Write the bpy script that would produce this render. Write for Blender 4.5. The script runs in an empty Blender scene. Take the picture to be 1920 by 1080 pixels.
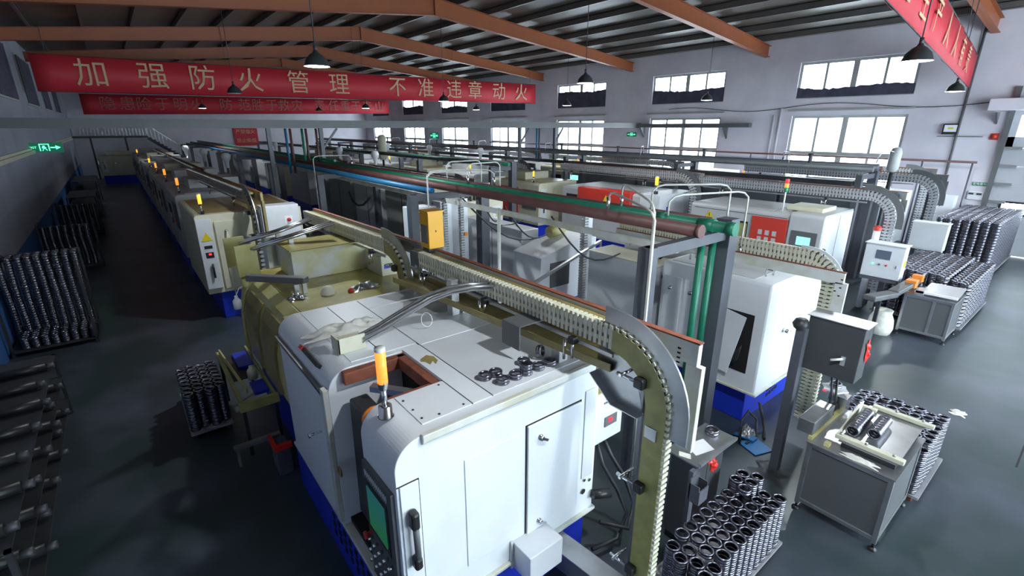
import bpy, math, random
from mathutils import Vector, Matrix
random.seed(7)
R = math.radians
S = bpy.context.scene
COL = S.collection
pi = math.pi

# ------------------------------------------------------------------ camera, world, light
YAW, PITCH = R(38.6), R(18.4)
cd = bpy.data.cameras.new('camera'); cam = bpy.data.objects.new('camera', cd); COL.objects.link(cam)
cam.location = (0, 0, 4.0)
cam.rotation_euler = (pi/2 - PITCH, 0, -YAW)
cd.sensor_width = 36.0; cd.lens = 36.0*905/1920; cd.clip_start = .05; cd.clip_end = 300
S.camera = cam
S.view_settings.view_transform = 'Standard'; S.view_settings.look = 'None'
S.view_settings.gamma = 1; S.view_settings.use_curve_mapping = False
S.view_settings.exposure = 1.6
W = bpy.data.worlds.new('sky'); S.world = W; W.use_nodes = True
bg = W.node_tree.nodes['Background']
bg.inputs[0].default_value = (.80, .87, 1.0, 1); bg.inputs[1].default_value = 4.6

def portal(loc, rot, sx, sy):
    l = bpy.data.lights.new('window_portal', 'AREA'); l.shape = 'RECTANGLE'; l.size = sx; l.size_y = sy
    l.cycles.is_portal = True
    o = bpy.data.objects.new('window_portal', l); o.location = loc; o.rotation_euler = rot; COL.objects.link(o)
XW, XL, YF, YN = 22.2, -2.2, 53.3, -6.0
for k in range(7):
    y = 7.35 + 7*k
    portal((XW+.25, y, 5.8), (0, pi/2, 0), 1.4, 3.9)
    portal((XW+.25, y, 3.0), (0, pi/2, 0), 3.2, 3.9)
portal((11.7, YN-.25, 3.1), (-pi/2, 0, pi), 18.6, 4.8)

# ------------------------------------------------------------------ materials
MATS = {}
def mat(name, col, rough=.5, metal=0., noise=.0, ncol=None, scale=3., emit=None, es=1., bump=0., detail=4., spec=.5, thr=(.4,.7)):
    if name in MATS: return MATS[name]
    m = bpy.data.materials.new(name); m.use_nodes = True; nt = m.node_tree; b = nt.nodes['Principled BSDF']
    b.inputs['Base Color'].default_value = (*col, 1); b.inputs['Roughness'].default_value = rough
    b.inputs['Metallic'].default_value = metal; b.inputs['Specular IOR Level'].default_value = spec
    if emit: b.inputs['Emission Color'].default_value = (*emit, 1); b.inputs['Emission Strength'].default_value = es
    if noise or bump:
        g = nt.nodes.new('ShaderNodeNewGeometry'); n = nt.nodes.new('ShaderNodeTexNoise')
        n.inputs['Scale'].default_value = scale; n.inputs['Detail'].default_value = detail
        nt.links.new(g.outputs['Position'], n.inputs['Vector'])
        if noise:
            r = nt.nodes.new('ShaderNodeMapRange'); r.inputs[1].default_value = thr[0]; r.inputs[2].default_value = thr[1]; r.inputs[3].default_value = 0; r.inputs[4].default_value = noise
            x = nt.nodes.new('ShaderNodeMix'); x.data_type = 'RGBA'
            x.inputs[6].default_value = (*col, 1); x.inputs[7].default_value = (*(ncol or [c*.5 for c in col]), 1)
            nt.links.new(n.outputs[0], r.inputs[0]); nt.links.new(r.outputs[0], x.inputs[0]); nt.links.new(x.outputs[2], b.inputs['Base Color'])
        if bump:
            q = nt.nodes.new('ShaderNodeBump'); q.inputs['Strength'].default_value = bump; q.inputs['Distance'].default_value = .02
            nt.links.new(n.outputs[0], q.inputs['Height']); nt.links.new(q.outputs[0], b.inputs['Normal'])
    MATS[name] = m; return m
def walls_mat():
    m = mat('wall_plaster', (.70,.67,.73), .85, noise=.5, ncol=(.50,.475,.53), scale=.9, detail=9, bump=.1)
    return m
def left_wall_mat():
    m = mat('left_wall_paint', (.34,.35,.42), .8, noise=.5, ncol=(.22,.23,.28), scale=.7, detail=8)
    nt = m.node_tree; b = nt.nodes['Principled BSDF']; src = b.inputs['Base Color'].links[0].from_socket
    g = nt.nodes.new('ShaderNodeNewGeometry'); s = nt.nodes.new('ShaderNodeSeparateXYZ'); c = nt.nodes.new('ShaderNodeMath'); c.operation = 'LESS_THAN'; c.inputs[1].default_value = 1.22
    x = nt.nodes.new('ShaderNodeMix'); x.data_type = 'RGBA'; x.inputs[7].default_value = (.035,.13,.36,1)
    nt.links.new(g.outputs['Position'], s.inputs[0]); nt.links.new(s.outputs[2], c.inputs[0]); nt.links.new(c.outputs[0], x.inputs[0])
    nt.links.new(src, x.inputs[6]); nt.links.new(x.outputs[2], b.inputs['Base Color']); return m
def glass_mat():
    m = bpy.data.materials.new('window_glass'); m.use_nodes = True; nt = m.node_tree; nt.nodes.clear()
    o = nt.nodes.new('ShaderNodeOutputMaterial'); x = nt.nodes.new('ShaderNodeMixShader'); t = nt.nodes.new('ShaderNodeBsdfTransparent'); g = nt.nodes.new('ShaderNodeBsdfGlossy')
    t.inputs[0].default_value = (.93,.98,.97,1); g.inputs['Roughness'].default_value = .05; x.inputs[0].default_value = .06
    nt.links.new(t.outputs[0], x.inputs[1]); nt.links.new(g.outputs[0], x.inputs[2]); nt.links.new(x.outputs[0], o.inputs[0]); return m
M = dict(
 yoil=mat('yellow_oil_film', (.46,.41,.12), .25, noise=.7, ncol=(.26,.21,.06), scale=3, thr=(.35,.7)),
 floor=mat('floor_paint', (.030,.048,.050), .34, noise=.85, ncol=(.085,.093,.125), scale=.8, detail=10, bump=.03, thr=(.42,.68)),
 wall=walls_mat(), lwall=left_wall_mat(), glass=glass_mat(),
 roof=mat('roof_sheet', (.10,.085,.072), .42, noise=.5, ncol=(.16,.135,.11), scale=1.5),
 purlin=mat('purlin_steel', (.15,.145,.14), .4, .3, noise=.3, scale=2),
 orange=mat('red_oxide_beam', (.34,.10,.036), .45, noise=.4, ncol=(.25,.08,.04), scale=2),
 frame=mat('window_aluminium', (.42,.44,.42), .5, noise=.2, scale=3),
 cloth=mat('torn_sheet', (.045,.045,.07), .8, noise=.6, ncol=(.10,.10,.16), scale=2.5),
 white=mat('white_enamel', (.82,.85,.88), .38, noise=.22, ncol=(.62,.62,.52), scale=2.6, thr=(.52,.75)),
 grime=mat('grimy_edge_enamel', (.72,.74,.72), .4, noise=.7, ncol=(.55,.52,.36), scale=4, thr=(.4,.65)),
 grey=mat('grey_enamel', (.50,.51,.52), .42, noise=.3, ncol=(.40,.40,.36), scale=3),
 lgrey=mat('light_grey_panel', (.70,.72,.75), .35, noise=.25, ncol=(.45,.45,.42), scale=3),
 cream=mat('cream_enamel', (.64,.62,.48), .42, noise=.5, ncol=(.50,.46,.27), scale=2.5),
 olive=mat('oil_stained_enamel', (.60,.56,.28), .38, noise=.85, ncol=(.46,.40,.09), scale=3, thr=(.35,.7)),
 oily=mat('oily_top', (.34,.28,.10), .3, noise=.7, ncol=(.18,.13,.06), scale=4),
 blue=mat('blue_enamel', (.014,.045,.60), .4, noise=.4, ncol=(.012,.025,.35), scale=3),
 red=mat('red_enamel', (.62,.045,.03), .4, noise=.3, ncol=(.4,.05,.03), scale=3),
 dark=mat('dark_steel', (.045,.047,.052), .45, .3, noise=.4, ncol=(.09,.09,.09), scale=4),
 dgrey=mat('dark_grey_paint', (.115,.12,.125), .45, noise=.3, ncol=(.16,.16,.16), scale=3),
 post=mat('post_grey_paint', (.10,.105,.125), .42, noise=.3, scale=4),
 steel=mat('brushed_steel', (.50,.51,.52), .33, .85, noise=.4, ncol=(.28,.28,.28), scale=6),
 chrome=mat('bright_steel', (.75,.76,.78), .2, 1., noise=.2, ncol=(.5,.5,.5), scale=20),
 ring=mat('machined_ring_steel', (.27,.265,.31), .28, 1., noise=.5, ncol=(.13,.13,.16), scale=25),
 alu=mat('aluminium_profile', (.60,.61,.63), .38, .6, noise=.2, scale=8),
 black=mat('black_plastic', (.018,.018,.02), .4),
 hole=mat('dark_interior', (.012,.012,.013), .8),
 rust=mat('rusty_red_lead', (.30,.085,.045), .7, noise=.7, ncol=(.13,.05,.035), scale=12, bump=.2),
 rustd=mat('brown_pipe_paint', (.125,.05,.045), .5, noise=.4, ncol=(.19,.09,.075), scale=5),
 green=mat('green_pipe_paint', (.01,.16,.09), .4, noise=.5, ncol=(.03,.24,.14), scale=6),
 teal=mat('blue_pipe_paint', (.02,.16,.32), .4, noise=.3, scale=6),
 chain=mat('cream_chain_plastic', (.75,.73,.58), .45, noise=.4, ncol=(.6,.56,.35), scale=9),
 cover=mat('yellowed_guard', (.42,.40,.13), .4, noise=.7, ncol=(.28,.26,.09), scale=9, thr=(.35,.65)),
 yellow=mat('orange_yellow_enamel', (.85,.42,.01), .4, noise=.15, scale=4),
 warn=mat('warning_yellow', (.8,.62,.02), .5),
 orangep=mat('orange_plastic', (.85,.25,.03), .4),
 wood=mat('worn_board', (.30,.29,.31), .7, noise=.6, ncol=(.16,.15,.16), scale=6),
 paper=mat('paper', (.85,.85,.86), .7),
 rag=mat('soiled_rag', (.86,.84,.76), .9, noise=.5, ncol=(.6,.57,.45), scale=12, bump=.5),
 redbag=mat('red_film', (.75,.03,.02), .3, noise=.4, ncol=(.5,.02,.02), scale=12),
 bluep=mat('blue_plastic', (.01,.15,.40), .4),
 banner=mat('banner_cloth', (.58,.028,.045), .6, noise=.35, ncol=(.48,.02,.035), scale=1.2, bump=.3),
 letter=mat('banner_lettering', (.62,.42,.25), .7),
 letterd=mat('faded_lettering', (.42,.13,.11), .7),
 shade=mat('lamp_shade_enamel', (.035,.04,.042), .35),
 shadein=mat('lamp_shade_lining', (.8,.8,.8), .5),
 bulb=mat('lamp_bulb', (1,1,1), .5, emit=(.9,.96,1), es=9),
 lampo=mat('signal_amber', (.8,.3,.05), .3, emit=(1,.30,.04), es=.42),
 lampy=mat('signal_yellow', (.8,.6,.05), .3, emit=(1,.55,.04), es=.4),
 lampr=mat('signal_red', (.8,.05,.05), .3, emit=(1,.05,.08), es=.25),
 lampg=mat('signal_green', (.02,.35,.15), .3),
 scr=mat('lit_screen', (.05,.1,.1), .2, emit=(.35,.95,.85), es=.42),
 scrd=mat('dim_screen', (.10,.12,.17), .15),
 exitg=mat('exit_green', (.05,.5,.3), .4, emit=(.15,1,.55), es=.6),
 exitd=mat('exit_backing', (.01,.10,.05), .4, emit=(.0,.12,.06), es=.2),
 led=mat('led_red', (.5,0,0), .4, emit=(1,.03,.06), es=.7),
 door=mat('sectional_door', (.44,.45,.48), .6, noise=.2, scale=2),
 hose=mat('rubber_hose', (.03,.032,.035), .45),
 scrblue=None)
def screen_mat():
    m = mat('control_screen', (.05,.1,.1), .15, emit=(.1,.6,.6), es=.05); nt = m.node_tree; b = nt.nodes['Principled BSDF']
    g = nt.nodes.new('ShaderNodeNewGeometry'); s = nt.nodes.new('ShaderNodeSeparateXYZ'); r = nt.nodes.new('ShaderNodeMapRange'); r.inputs[1].default_value = 1.2; r.inputs[2].default_value = 1.65
    x = nt.nodes.new('ShaderNodeMix'); x.data_type = 'RGBA'; x.inputs[6].default_value = (.05,.55,.15,1); x.inputs[7].default_value = (.05,.45,.62,1)
    nt.links.new(g.outputs['Position'], s.inputs[0]); nt.links.new(s.outputs[2], r.inputs[0]); nt.links.new(r.outputs[0], x.inputs[0]); nt.links.new(x.outputs[2], b.inputs['Emission Color']); return m
M['scrblue'] = screen_mat()

# ------------------------------------------------------------------ mesh builder
class MB:
    def __init__(s): s.v = []; s.f = []; s.sm = []
    def add(s, vs, fs, smooth=False):
        o = len(s.v); s.v += [tuple(v) for v in vs]; s.f += [tuple(i+o for i in f) for f in fs]; s.sm += [smooth]*len(fs); return s
    def box(s, x0, x1, y0, y1, z0, z1):
        vs = [(x, y, z) for z in (z0, z1) for y in (y0, y1) for x in (x0, x1)]
        return s.add(vs, [(0,2,3,1),(4,5,7,6),(0,1,5,4),(2,6,7,3),(0,4,6,2),(1,3,7,5)])
    def obox(s, c, dx, dy, dz):   # centre and three half-axis vectors
        c, dx, dy, dz = map(Vector, (c, dx, dy, dz))
        vs = [c+dx*a+dy*b+dz*e for e in (-1,1) for b in (-1,1) for a in (-1,1)]
        return s.add(vs, [(0,2,3,1),(4,5,7,6),(0,1,5,4),(2,6,7,3),(0,4,6,2),(1,3,7,5)])
    def bar(s, a, b, w, h=None, up=(0,0,1)):
        a, b = Vector(a), Vector(b); d = (b-a); L = d.length; d = d/L; u = Vector(up)
        if abs(d.dot(u)) > .95: u = Vector((0,1,0)) if abs(d.y) < .9 else Vector((1,0,0))
        x = d.cross(u).normalized(); z = x.cross(d); h = h or w
        return s.obox((a+b)/2, x*w/2, d*L/2, z*h/2)
    def prism(s, pts, axis, a, b):   # polygon in the two other axes extruded along axis
        n = len(pts)
        def P(p, t): return {'x': (t, p[0], p[1]), 'y': (p[0], t, p[1]), 'z': (p[0], p[1], t)}[axis]
        vs = [P(p, a) for p in pts]+[P(p, b) for p in pts]
        fs = [tuple(range(n-1, -1, -1)), tuple(range(n, 2*n))]+[(i, (i+1)%n, n+(i+1)%n, n+i) for i in range(n)]
        return s.add(vs, fs)
    def tube(s, pts, r, n=8, caps=True, smooth=True):
        pts = [Vector(p) for p in pts]; rs = r if isinstance(r, (list, tuple)) else [r]*len(pts)
        vs = []; up = None
        for i, p in enumerate(pts):
            d = (pts[min(i+1, len(pts)-1)]-pts[max(i-1, 0)]).normalized()
            if up is None: up = d.orthogonal().normalized()
            up = (up-d*up.dot(d)).normalized(); w = d.cross(up)
            vs += [p+(up*math.cos(2*pi*k/n)+w*math.sin(2*pi*k/n))*rs[i] for k in range(n)]
        m = len(pts); o = len(s.v)
        s.add(vs, [(i*n+k, i*n+(k+1)%n, (i+1)*n+(k+1)%n, (i+1)*n+k) for i in range(m-1) for k in range(n)], smooth)
        if caps:
            s.f += [tuple(o+k for k in range(n-1, -1, -1)), tuple(o+(m-1)*n+k for k in range(n))]; s.sm += [False, False]
        return s
    def lathe(s, c, prof, n=16, axis=(0,0,1), smooth=True, close=False):
        c = Vector(c); a = Vector(axis).normalized(); u = a.orthogonal().normalized(); w = a.cross(u); m = len(prof)
        vs = [c+a*z+(u*math.cos(2*pi*k/n)+w*math.sin(2*pi*k/n))*r for (r, z) in prof for k in range(n)]
        rng = range(m) if close else range(m-1)
        return s.add(vs, [(i*n+k, i*n+(k+1)%n, ((i+1)%m)*n+(k+1)%n, ((i+1)%m)*n+k) for i in rng for k in range(n)], smooth)
    def cyl(s, a, b, r, n=12): return s.tube([a, b], r, n)

def wloc(o):
    v = Vector((0,0,0))
    while o: v += o.location; o = o.parent
    return v
def P(name, mb, m, parent=None, bevel=0., label=None, seg=2, kind=None):
    off = wloc(parent) if parent else Vector((0,0,0))
    me = bpy.data.meshes.new(name); me.from_pydata([tuple(Vector(v)-off) for v in mb.v], [], mb.f); me.update()
    me.polygons.foreach_set('use_smooth', mb.sm)
    me.materials.append(m); o = bpy.data.objects.new(name, me); COL.objects.link(o)
    if parent: o.parent = parent
    if bevel:
        b = o.modifiers.new('edge', 'BEVEL'); b.width = bevel; b.segments = seg; b.limit_method = 'ANGLE'; b.angle_limit = R(40)
    if label: o['label'] = label
    if kind: o['kind'] = kind
    return o
def T(name, label, cat, loc=(0,0,0), group=None):
    o = bpy.data.objects.new(name, None); COL.objects.link(o); o.location = loc; o.empty_display_size = .1
    o['label'] = label; o['category'] = cat
    if group: o['group'] = group
    return o
def one(name, mb, m, label, cat, group=None, bevel=0.):
    o = P(name, mb, m, None, bevel); o['label'] = label; o['category'] = cat
    if group: o['group'] = group
    return o
def struct(name, mb, m, bevel=0.):
    o = P(name, mb, m, None, bevel); o['kind'] = 'structure'; return o
def text_mb(txt, size, origin, dx, dz, off=0., depth=.004, font_scale=1.):
    """writing laid on the plane through origin spanned by dx (reading direction) and dz (up), centred"""
    c = bpy.data.curves.new('writing', 'FONT'); c.body = txt; c.size = size; c.align_x = 'CENTER'; c.align_y = 'CENTER'; c.offset = off; c.extrude = depth; c.resolution_u = 2
    o = bpy.data.objects.new('writing', c); COL.objects.link(o); bpy.context.view_layer.update()
    ev = o.evaluated_get(bpy.context.evaluated_depsgraph_get()); me = ev.to_mesh()
    mb = MB(); X = Vector(dx); Z = Vector(dz); N = X.cross(Z); O = Vector(origin)
    mb.v = [tuple(O+X*v.co.x*font_scale+Z*v.co.y+N*v.co.z) for v in me.vertices]; mb.f = [tuple(p.vertices) for p in me.polygons]; mb.sm = [False]*len(mb.f)
    ev.to_mesh_clear(); bpy.data.objects.remove(o); bpy.data.curves.remove(c); return mb
def copy_tree(o, parent=None):
    c = o.copy(); COL.objects.link(c); c.parent = parent
    for ch in list(o.children): copy_tree(ch, c)
    return c
ORD = ['first','second','third','fourth','fifth','sixth','seventh','eighth','ninth','tenth','eleventh','twelfth','thirteenth','fourteenth','fifteenth']

# ------------------------------------------------------------------ setting
struct('floor', MB().box(XL-.2, XW+.3, YN-.3, YF+.3, -.2, 0), M['floor'])
def wall_with_holes(name, xa, xb, ya, yb, ztop, holes, m):
    """wall slab between xa and xb running along y with rectangular openings (y0, y1, z0, z1)"""
    mb = MB(); ys = sorted(set([ya, yb]+[h[0] for h in holes]+[h[1] for h in holes]))
    for y0, y1 in zip(ys[:-1], ys[1:]):
        hs = sorted([(h[2], h[3]) for h in holes if h[0] <= y0+1e-6 and h[1] >= y1-1e-6]); z = 0
        for a, b in hs:
            if a > z: mb.box(xa, xb, y0, y1, z, a)
            z = b
        if z < ztop: mb.box(xa, xb, y0, y1, z, ztop)
    return struct(name, mb, m)
holes = []
for k in range(7):
    a, b = 5.4+7*k, 9.3+7*k
    holes += [(a, b, 1.35, 4.45), (a, b, 5.1, 6.45)]
holes.append((-1.2, 2.75, 0, 4.5))
wall_with_holes('wall_right', XW, XW+.3, YN, YF, 7.45, holes, M['wall'])
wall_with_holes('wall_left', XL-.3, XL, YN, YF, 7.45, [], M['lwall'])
gab = [(XL-.3, 0), (XW+.3, 0), (XW+.3, 7.4), (10.4, 8.75), (XL-.3, 7.35)]
struct('wall_far', MB().prism(gab, 'y', YF, YF+.3), M['wall'])
nw = MB(); nw.box(XL-.3, 2.4, YN-.3, YN, 0, 7.4).box(2.4, 21, YN-.3, YN, 0, .7).box(2.4, 21, YN-.3, YN, 5.5, 7.4).box(21, XW+.3, YN-.3, YN, 0, 7.4)
nw.prism([(XL-.3, 7.4), (XW+.3, 7.4), (10.4, 8.75)], 'y', YN-.3, YN)
struct('wall_near', nw, M['wall'])
def roof_z(x): return 7.35+1.4*(x-XL)/(10.4-XL) if x < 10.4 else 8.75-1.35*(x-10.4)/(XW-10.4)
rf = MB()
for (xa, xb) in ((XL-.3, 10.4), (10.4, XW+.3)):
    za, zb = roof_z(xa), roof_z(xb)
    rf.prism([(xa, za), (xb, zb), (xb, zb+.12), (xa, za+.12)], 'y', YN-.3, YF+.3)
struct('ceiling', rf, M['roof'])
n = 0
for i in range(17):       # purlins
    x = -1.4+i*1.42
    if abs(x-10.4) < .4: x += .5
    z = roof_z(x); n += 1
    struct('trim_%d' % n, MB().box(x-.012, x+.012, YN, YF, z-.2, z).box(x-.012, x+.07, YN, YF, z-.205, z-.19).box(x-.012, x+.07, YN, YF, z-.02, z), M['purlin'])
for k in range(8):        # portal-frame rafters
    y = 3.7+6.98*k-(0 if k < 99 else 0); n += 1
    mb = MB()
    for (xa, za, xb, zb) in ((XL, 6.75, 10.4, 7.95), (10.4, 7.95, XW, 6.78)):
        ta, tb = roof_z(xa)-.2, roof_z(xb)-.2
        mb.prism([(xa, za), (xb, zb), (xb, tb), (xa, ta)], 'y', y-.008, y+.008)
        for (p, q) in ((za, zb), (ta-.015, tb-.015)):
            mb.prism([(xa, p), (xb, q), (xb, q+.015), (xa, p+.015)], 'y', y-.11, y+.11)
    mb.box(10.38, 10.42, y-.1, y+.1, 7.95, 8.53)
    struct('trim_%d' % n, mb, M['orange'])
# left wall: ledge and draped recesses
struct('trim_ledge', MB().box(XL, XL+.12, 4, 50, 3.15, 3.25).box(XL, XL+.05, 4, 50, 3.25, 3.32), M['cream'])
for k, (ya, yb) in enumerate(((20.5, 24.3), (27.2, 31.2), (34.5, 38), (41.5, 45))):
    w = MB(); w.box(XL+.002, XL+.05, ya-.06, yb+.06, 4.84, 6.66)
    fr = struct('window_%d' % (21+k), w, M['frame'])
    cl = MB(); n_ = 26
    pts = [(XL+.08+.03*math.sin(j*1.9), ya+(yb-ya)*j/n_) for j in range(n_+1)]
    cl.prism(pts+[(x-.02, y) for x, y in reversed(pts)], 'z', 4.9, 6.6)
    P('curtain', cl, M['cloth'], fr)
# windows of the right wall
nwin = 0
def window(y0, y1, z0, z1, mull, rails, sheet=None, xx=XW+.1):
    global nwin; nwin += 1
    e = bpy.data.objects.new('window_%d' % nwin, None); COL.objects.link(e); e.location = (xx, (y0+y1)/2, z0); e['kind'] = 'structure'
    f = MB(); t = .1
    f.box(xx-.03, xx+.03, y0, y1, z0, z0+t).box(xx-.03, xx+.03, y0, y1, z1-t, z1)
    f.box(xx-.03, xx+.03, y0, y0+t, z0+t, z1-t).box(xx-.03, xx+.03, y1-t, y1, z0+t, z1-t)
    for i, (m_, w) in enumerate(mull):
        yy = y0+(y1-y0)*m_; f.box(xx-.028, xx+.028, yy-w/2, yy+w/2, z0+t, z1-t)
    for z, w in rails: f.box(xx-.034, xx+.034, y0+t, y1-t, z-w/2, z+w/2)
    P('window_frame', f, M['frame'], e)
    P('window_pane', MB().box(xx-.004, xx+.004, y0+.02, y1-.02, z0+.02, z1-.02), M['glass'], e)
    if sheet:
        b = MB(); pts = []; N = 30
        for j in range(N+1):
            u = j/N; pts.append((y0+.03+(y1-y0-.06)*u, z0+sheet[0]+sheet[1]*math.sin(u*7+sheet[2])+random.uniform(-.03, .03)))
        b.prism([(y0+.03, z0+.03)]+[(y1-.03, z0+.03)]+pts[::-1], 'x', xx-.08, xx-.06)
        P('cover_sheet', b, M['cloth'], e)
    return e
MU = [(.25,.085),(.5,.19),(.75,.085)]
for k in range(7):
    a, b = 5.4+7*k, 9.3+7*k
    window(a, b, 1.35, 4.45, MU, [(3.0,.16)]+([(4.02,.1)] if k == 1 else []))
    window(a, b, 5.1, 6.45, MU, [], (.38 if k in (0,) else [.45,.6,.9,1.2,.5,.7,.6][k], .05, k*1.3))
    struct('trim_sill_%d' % (k+1), MB().box(XW-.1, XW, a-.15, b+.15, 4.62, 4.68), M['frame'])
# near wall opening glazing
window_n = MB()
e = bpy.data.objects.new('window_30', None); COL.objects.link(e); e.location = (13.5, YN-.15, .8); e['kind'] = 'structure'
for x in (2.44, 4.2, 6.04, 8.5, 11, 13.5, 16, 18.5, 20.96): window_n.box(x-.04, x+.04, YN-.18, YN-.1, .7, 5.5)
for z in (.74, 3.1, 5.46): window_n.box(2.4, 21, YN-.18, YN-.1, z-.04, z+.04)
P('window_frame', window_n, M['frame'], e); P('window_pane', MB().box(2.4, 21, YN-.145, YN-.135, .7, 5.5), M['glass'], e)
# sectional door in the right wall
e = bpy.data.objects.new('door_1', None); COL.objects.link(e); e.location = (XW+.1, .8, 0); e['kind'] = 'structure'
dm = MB()
for i in range(8):
    z0, z1 = .02+i*.56, .02+i*.56+.557
    if i == 2:
        wy = [(-1.2, -.9), (-.1, .55), (1.25, 1.55), (2.4, 2.75)]
        dm.box(XW+.08, XW+.13, -1.2, 2.75, z0, 1.36).box(XW+.08, XW+.13, -1.2, 2.75, 1.68, z1)
        for a, b in ((-1.2,-.5),(.3,.9),(2.38,2.75)): dm.box(XW+.08, XW+.13, a, b, 1.36, 1.68)
    elif i == 7:
        dm.box(XW+.08, XW+.13, -1.2, 2.75, 4.36, 4.5)
    elif i == 6:
        dm.box(XW+.08, XW+.13, 2.55, 2.75, z0, 4.36).box(XW+.08, XW+.13, -1.2, 2.75, z0, 3.72)
    else: dm.box(XW+.08, XW+.13, -1.2, 2.75, z0, z1)
P('door_panel', dm, M['door'], e, .006)
P('window_pane', MB().box(XW+.1, XW+.11, .9, 2.38, 1.36, 1.68).box(XW+.1, XW+.11, -.5, .3, 1.36, 1.68), M['glass'], e)
P('window_pane', MB().box(XW+.1, XW+.11, -1.2, 2.55, 3.72, 4.36), M['glass'], e)
wf = MB()
for a, b in ((.9, 2.38), (-.5, .3)):
    wf.box(XW+.06, XW+.09, a-.06, b+.06, 1.3, 1.36).box(XW+.06, XW+.09, a-.06, b+.06, 1.68, 1.74).box(XW+.06, XW+.09, a-.06, a, 1.36, 1.68).box(XW+.06, XW+.09, b, b+.06, 1.36, 1.68)
P('window_surround', wf, M['black'], e)
tr = MB().box(XW-.1, XW-.02, 2.72, 2.8, 0, 5.2).box(XW-.12, XW-.1, 2.7, 2.84, 0, 5.2)
P('door_track', tr, M['dgrey'], e)
hg = MB()
for z in (1.14, 1.7, 2.26, 2.82, 3.38): hg.box(XW-.06, XW+.08, 2.3, 2.7, z-.04, z+.04)
P('hinge', hg, M['steel'], e)
# conduits on the wall
for i, pts in enumerate([[(XW-.04, 3.95, 0), (XW-.04, 3.95, 7.0)], [(XW-.04, 9.75, 0), (XW-.04, 9.75, 4.75)], [(XW-.04, 10, 0), (XW-.04, 10, 4.5)]]):
    one('conduit', MB().tube(pts, .035 if i == 0 else .05, 8), M['dgrey'] if i == 0 else M['wall'], ['dark vertical downpipe on right wall beside the red banner end','white conduit rising left of the large right window','thin pale conduit on wall next to white conduit'][i], 'pipe')
one('wall_pipe', MB().tube([(XW-.35, 3.2, 2.92), (XW-.35, 30, 2.98)], .035, 8), M['rustd'], 'thin dark red pipe running along right wall under the windows', 'pipe')
for i, y in enumerate((3.3, 4.6, 10.6)):
    one('pipe_hanger', MB().tube([(XW-.35, y, 0), (XW-.35, y, 2.9)], .025, 6), M['post'], ['slim upright under the near end of the dark red wall pipe','second slim upright from the near end of the wall pipe','slim upright carrying wall pipe between the first and second windows'][i], 'post')
wr = []
for j in range(25): y = 3.2+j*.5; wr.append((XW-.03, y, 4.78-.12*math.sin(j*.5)))
one('wall_cable', MB().tube(wr, .012, 5), M['dark'], 'thin sagging cable stapled between the two window rows', 'cable')

# ------------------------------------------------------------------ banners
def banner(A, B, h0, h1, label, chars, size, lmat='letter', ties=True):
    A, B = Vector(A), Vector(B); d = (B-A); L = d.length; X = d.normalized(); N = X.cross(Vector((0,0,1))).normalized()
    t = T('banner', label, 'banner', A)
    mb = MB(); n_ = 48; vs = []
    for j in range(n_+1):
        u = j/n_; p = A+d*u; w = N*(.015*math.sin(u*31)+.01*math.sin(u*77)); h = h0+(h1-h0)*u
        vs += [p+w, p+w+Vector((0,0,h)), p+w-N*.01, p+w-N*.01+Vector((0,0,h))]
    fs = []
    for j in range(n_):
        o = j*4; fs += [(o, o+4, o+5, o+1), (o+2, o+3, o+7, o+6), (o+1, o+5, o+7, o+3), (o, o+2, o+6, o+4)]
    fs += [(0,1,3,2), (n_*4, n_*4+2, n_*4+3, n_*4+1)]
    mb.add(vs, fs, True); P('banner_cloth', mb, M['banner'], t)
    rp = MB().tube([A+Vector((0,0,0)), B], .012, 6).tube([A+Vector((0,0,h0)), B+Vector((0,0,h1))], .012, 6)
    P('rope', rp, M['dark'], t)
    for ch, u in chars:
        p = A+d*u+Vector((0,0,(h0+(h1-h0)*u)*.5))+N*.035
        c = text_mb(ch, size, p, X, (0,0,1), off=0, depth=.003); P('character', c, M[lmat], t)
    if ties:
        for j in range(5):
            p = A+d*(.02+.24*j)+Vector((0,0,h0)); P('rope', MB().cyl(p, (p.x, p.y+.1, roof_z(p.x)-.02), .008, 5), M['dark'], t)
    return t
xs = [-.02, 1.8, 3.45, 5.22, 7.19, 9.03, 12.03, 13.66, 15.42, 16.81, 18.51, 20.22]
A = (-1.6, 24.45, 5.2); B = (21.4, 24.45, 5.42)
banner(A, B, 1.2, 1.1, 'long red banner with large slogan lettering under the second roof beam', [(c, (x+1.6)/23.) for c, x in zip('加强防火管理不准违章动火', xs)], 1.0)
xs = [.41, 1.52, 2.45, 3.57, 4.66, 5.76, 7.67, 8.96, 9.94, 10.99, 11.91, 12.98, 14.85, 16.07, 17.12, 18.11, 19.18, 20.33]
banner((-1.0, 45.4, 4.85), (21.3, 45.4, 5.25), 1.3, 1.15, 'darker red banner hanging farther back below the long slogan banner', [(c, (x+1.)/22.3) for c, x in zip('隐患险于明火防范胜于救灾责任重于泰山', xs)], .95, 'letterd')
d3 = Vector((-1, -.094, .034)); E0 = Vector((21.2, 3.8, 5.17)); 
banner(E0+d3*14.5, E0, .9, .92, 'red banner seen at a steep angle at upper right above two lamps', [(c, .08+i*.107) for i, c in enumerate('安全生产人人有责')], .72)

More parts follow.
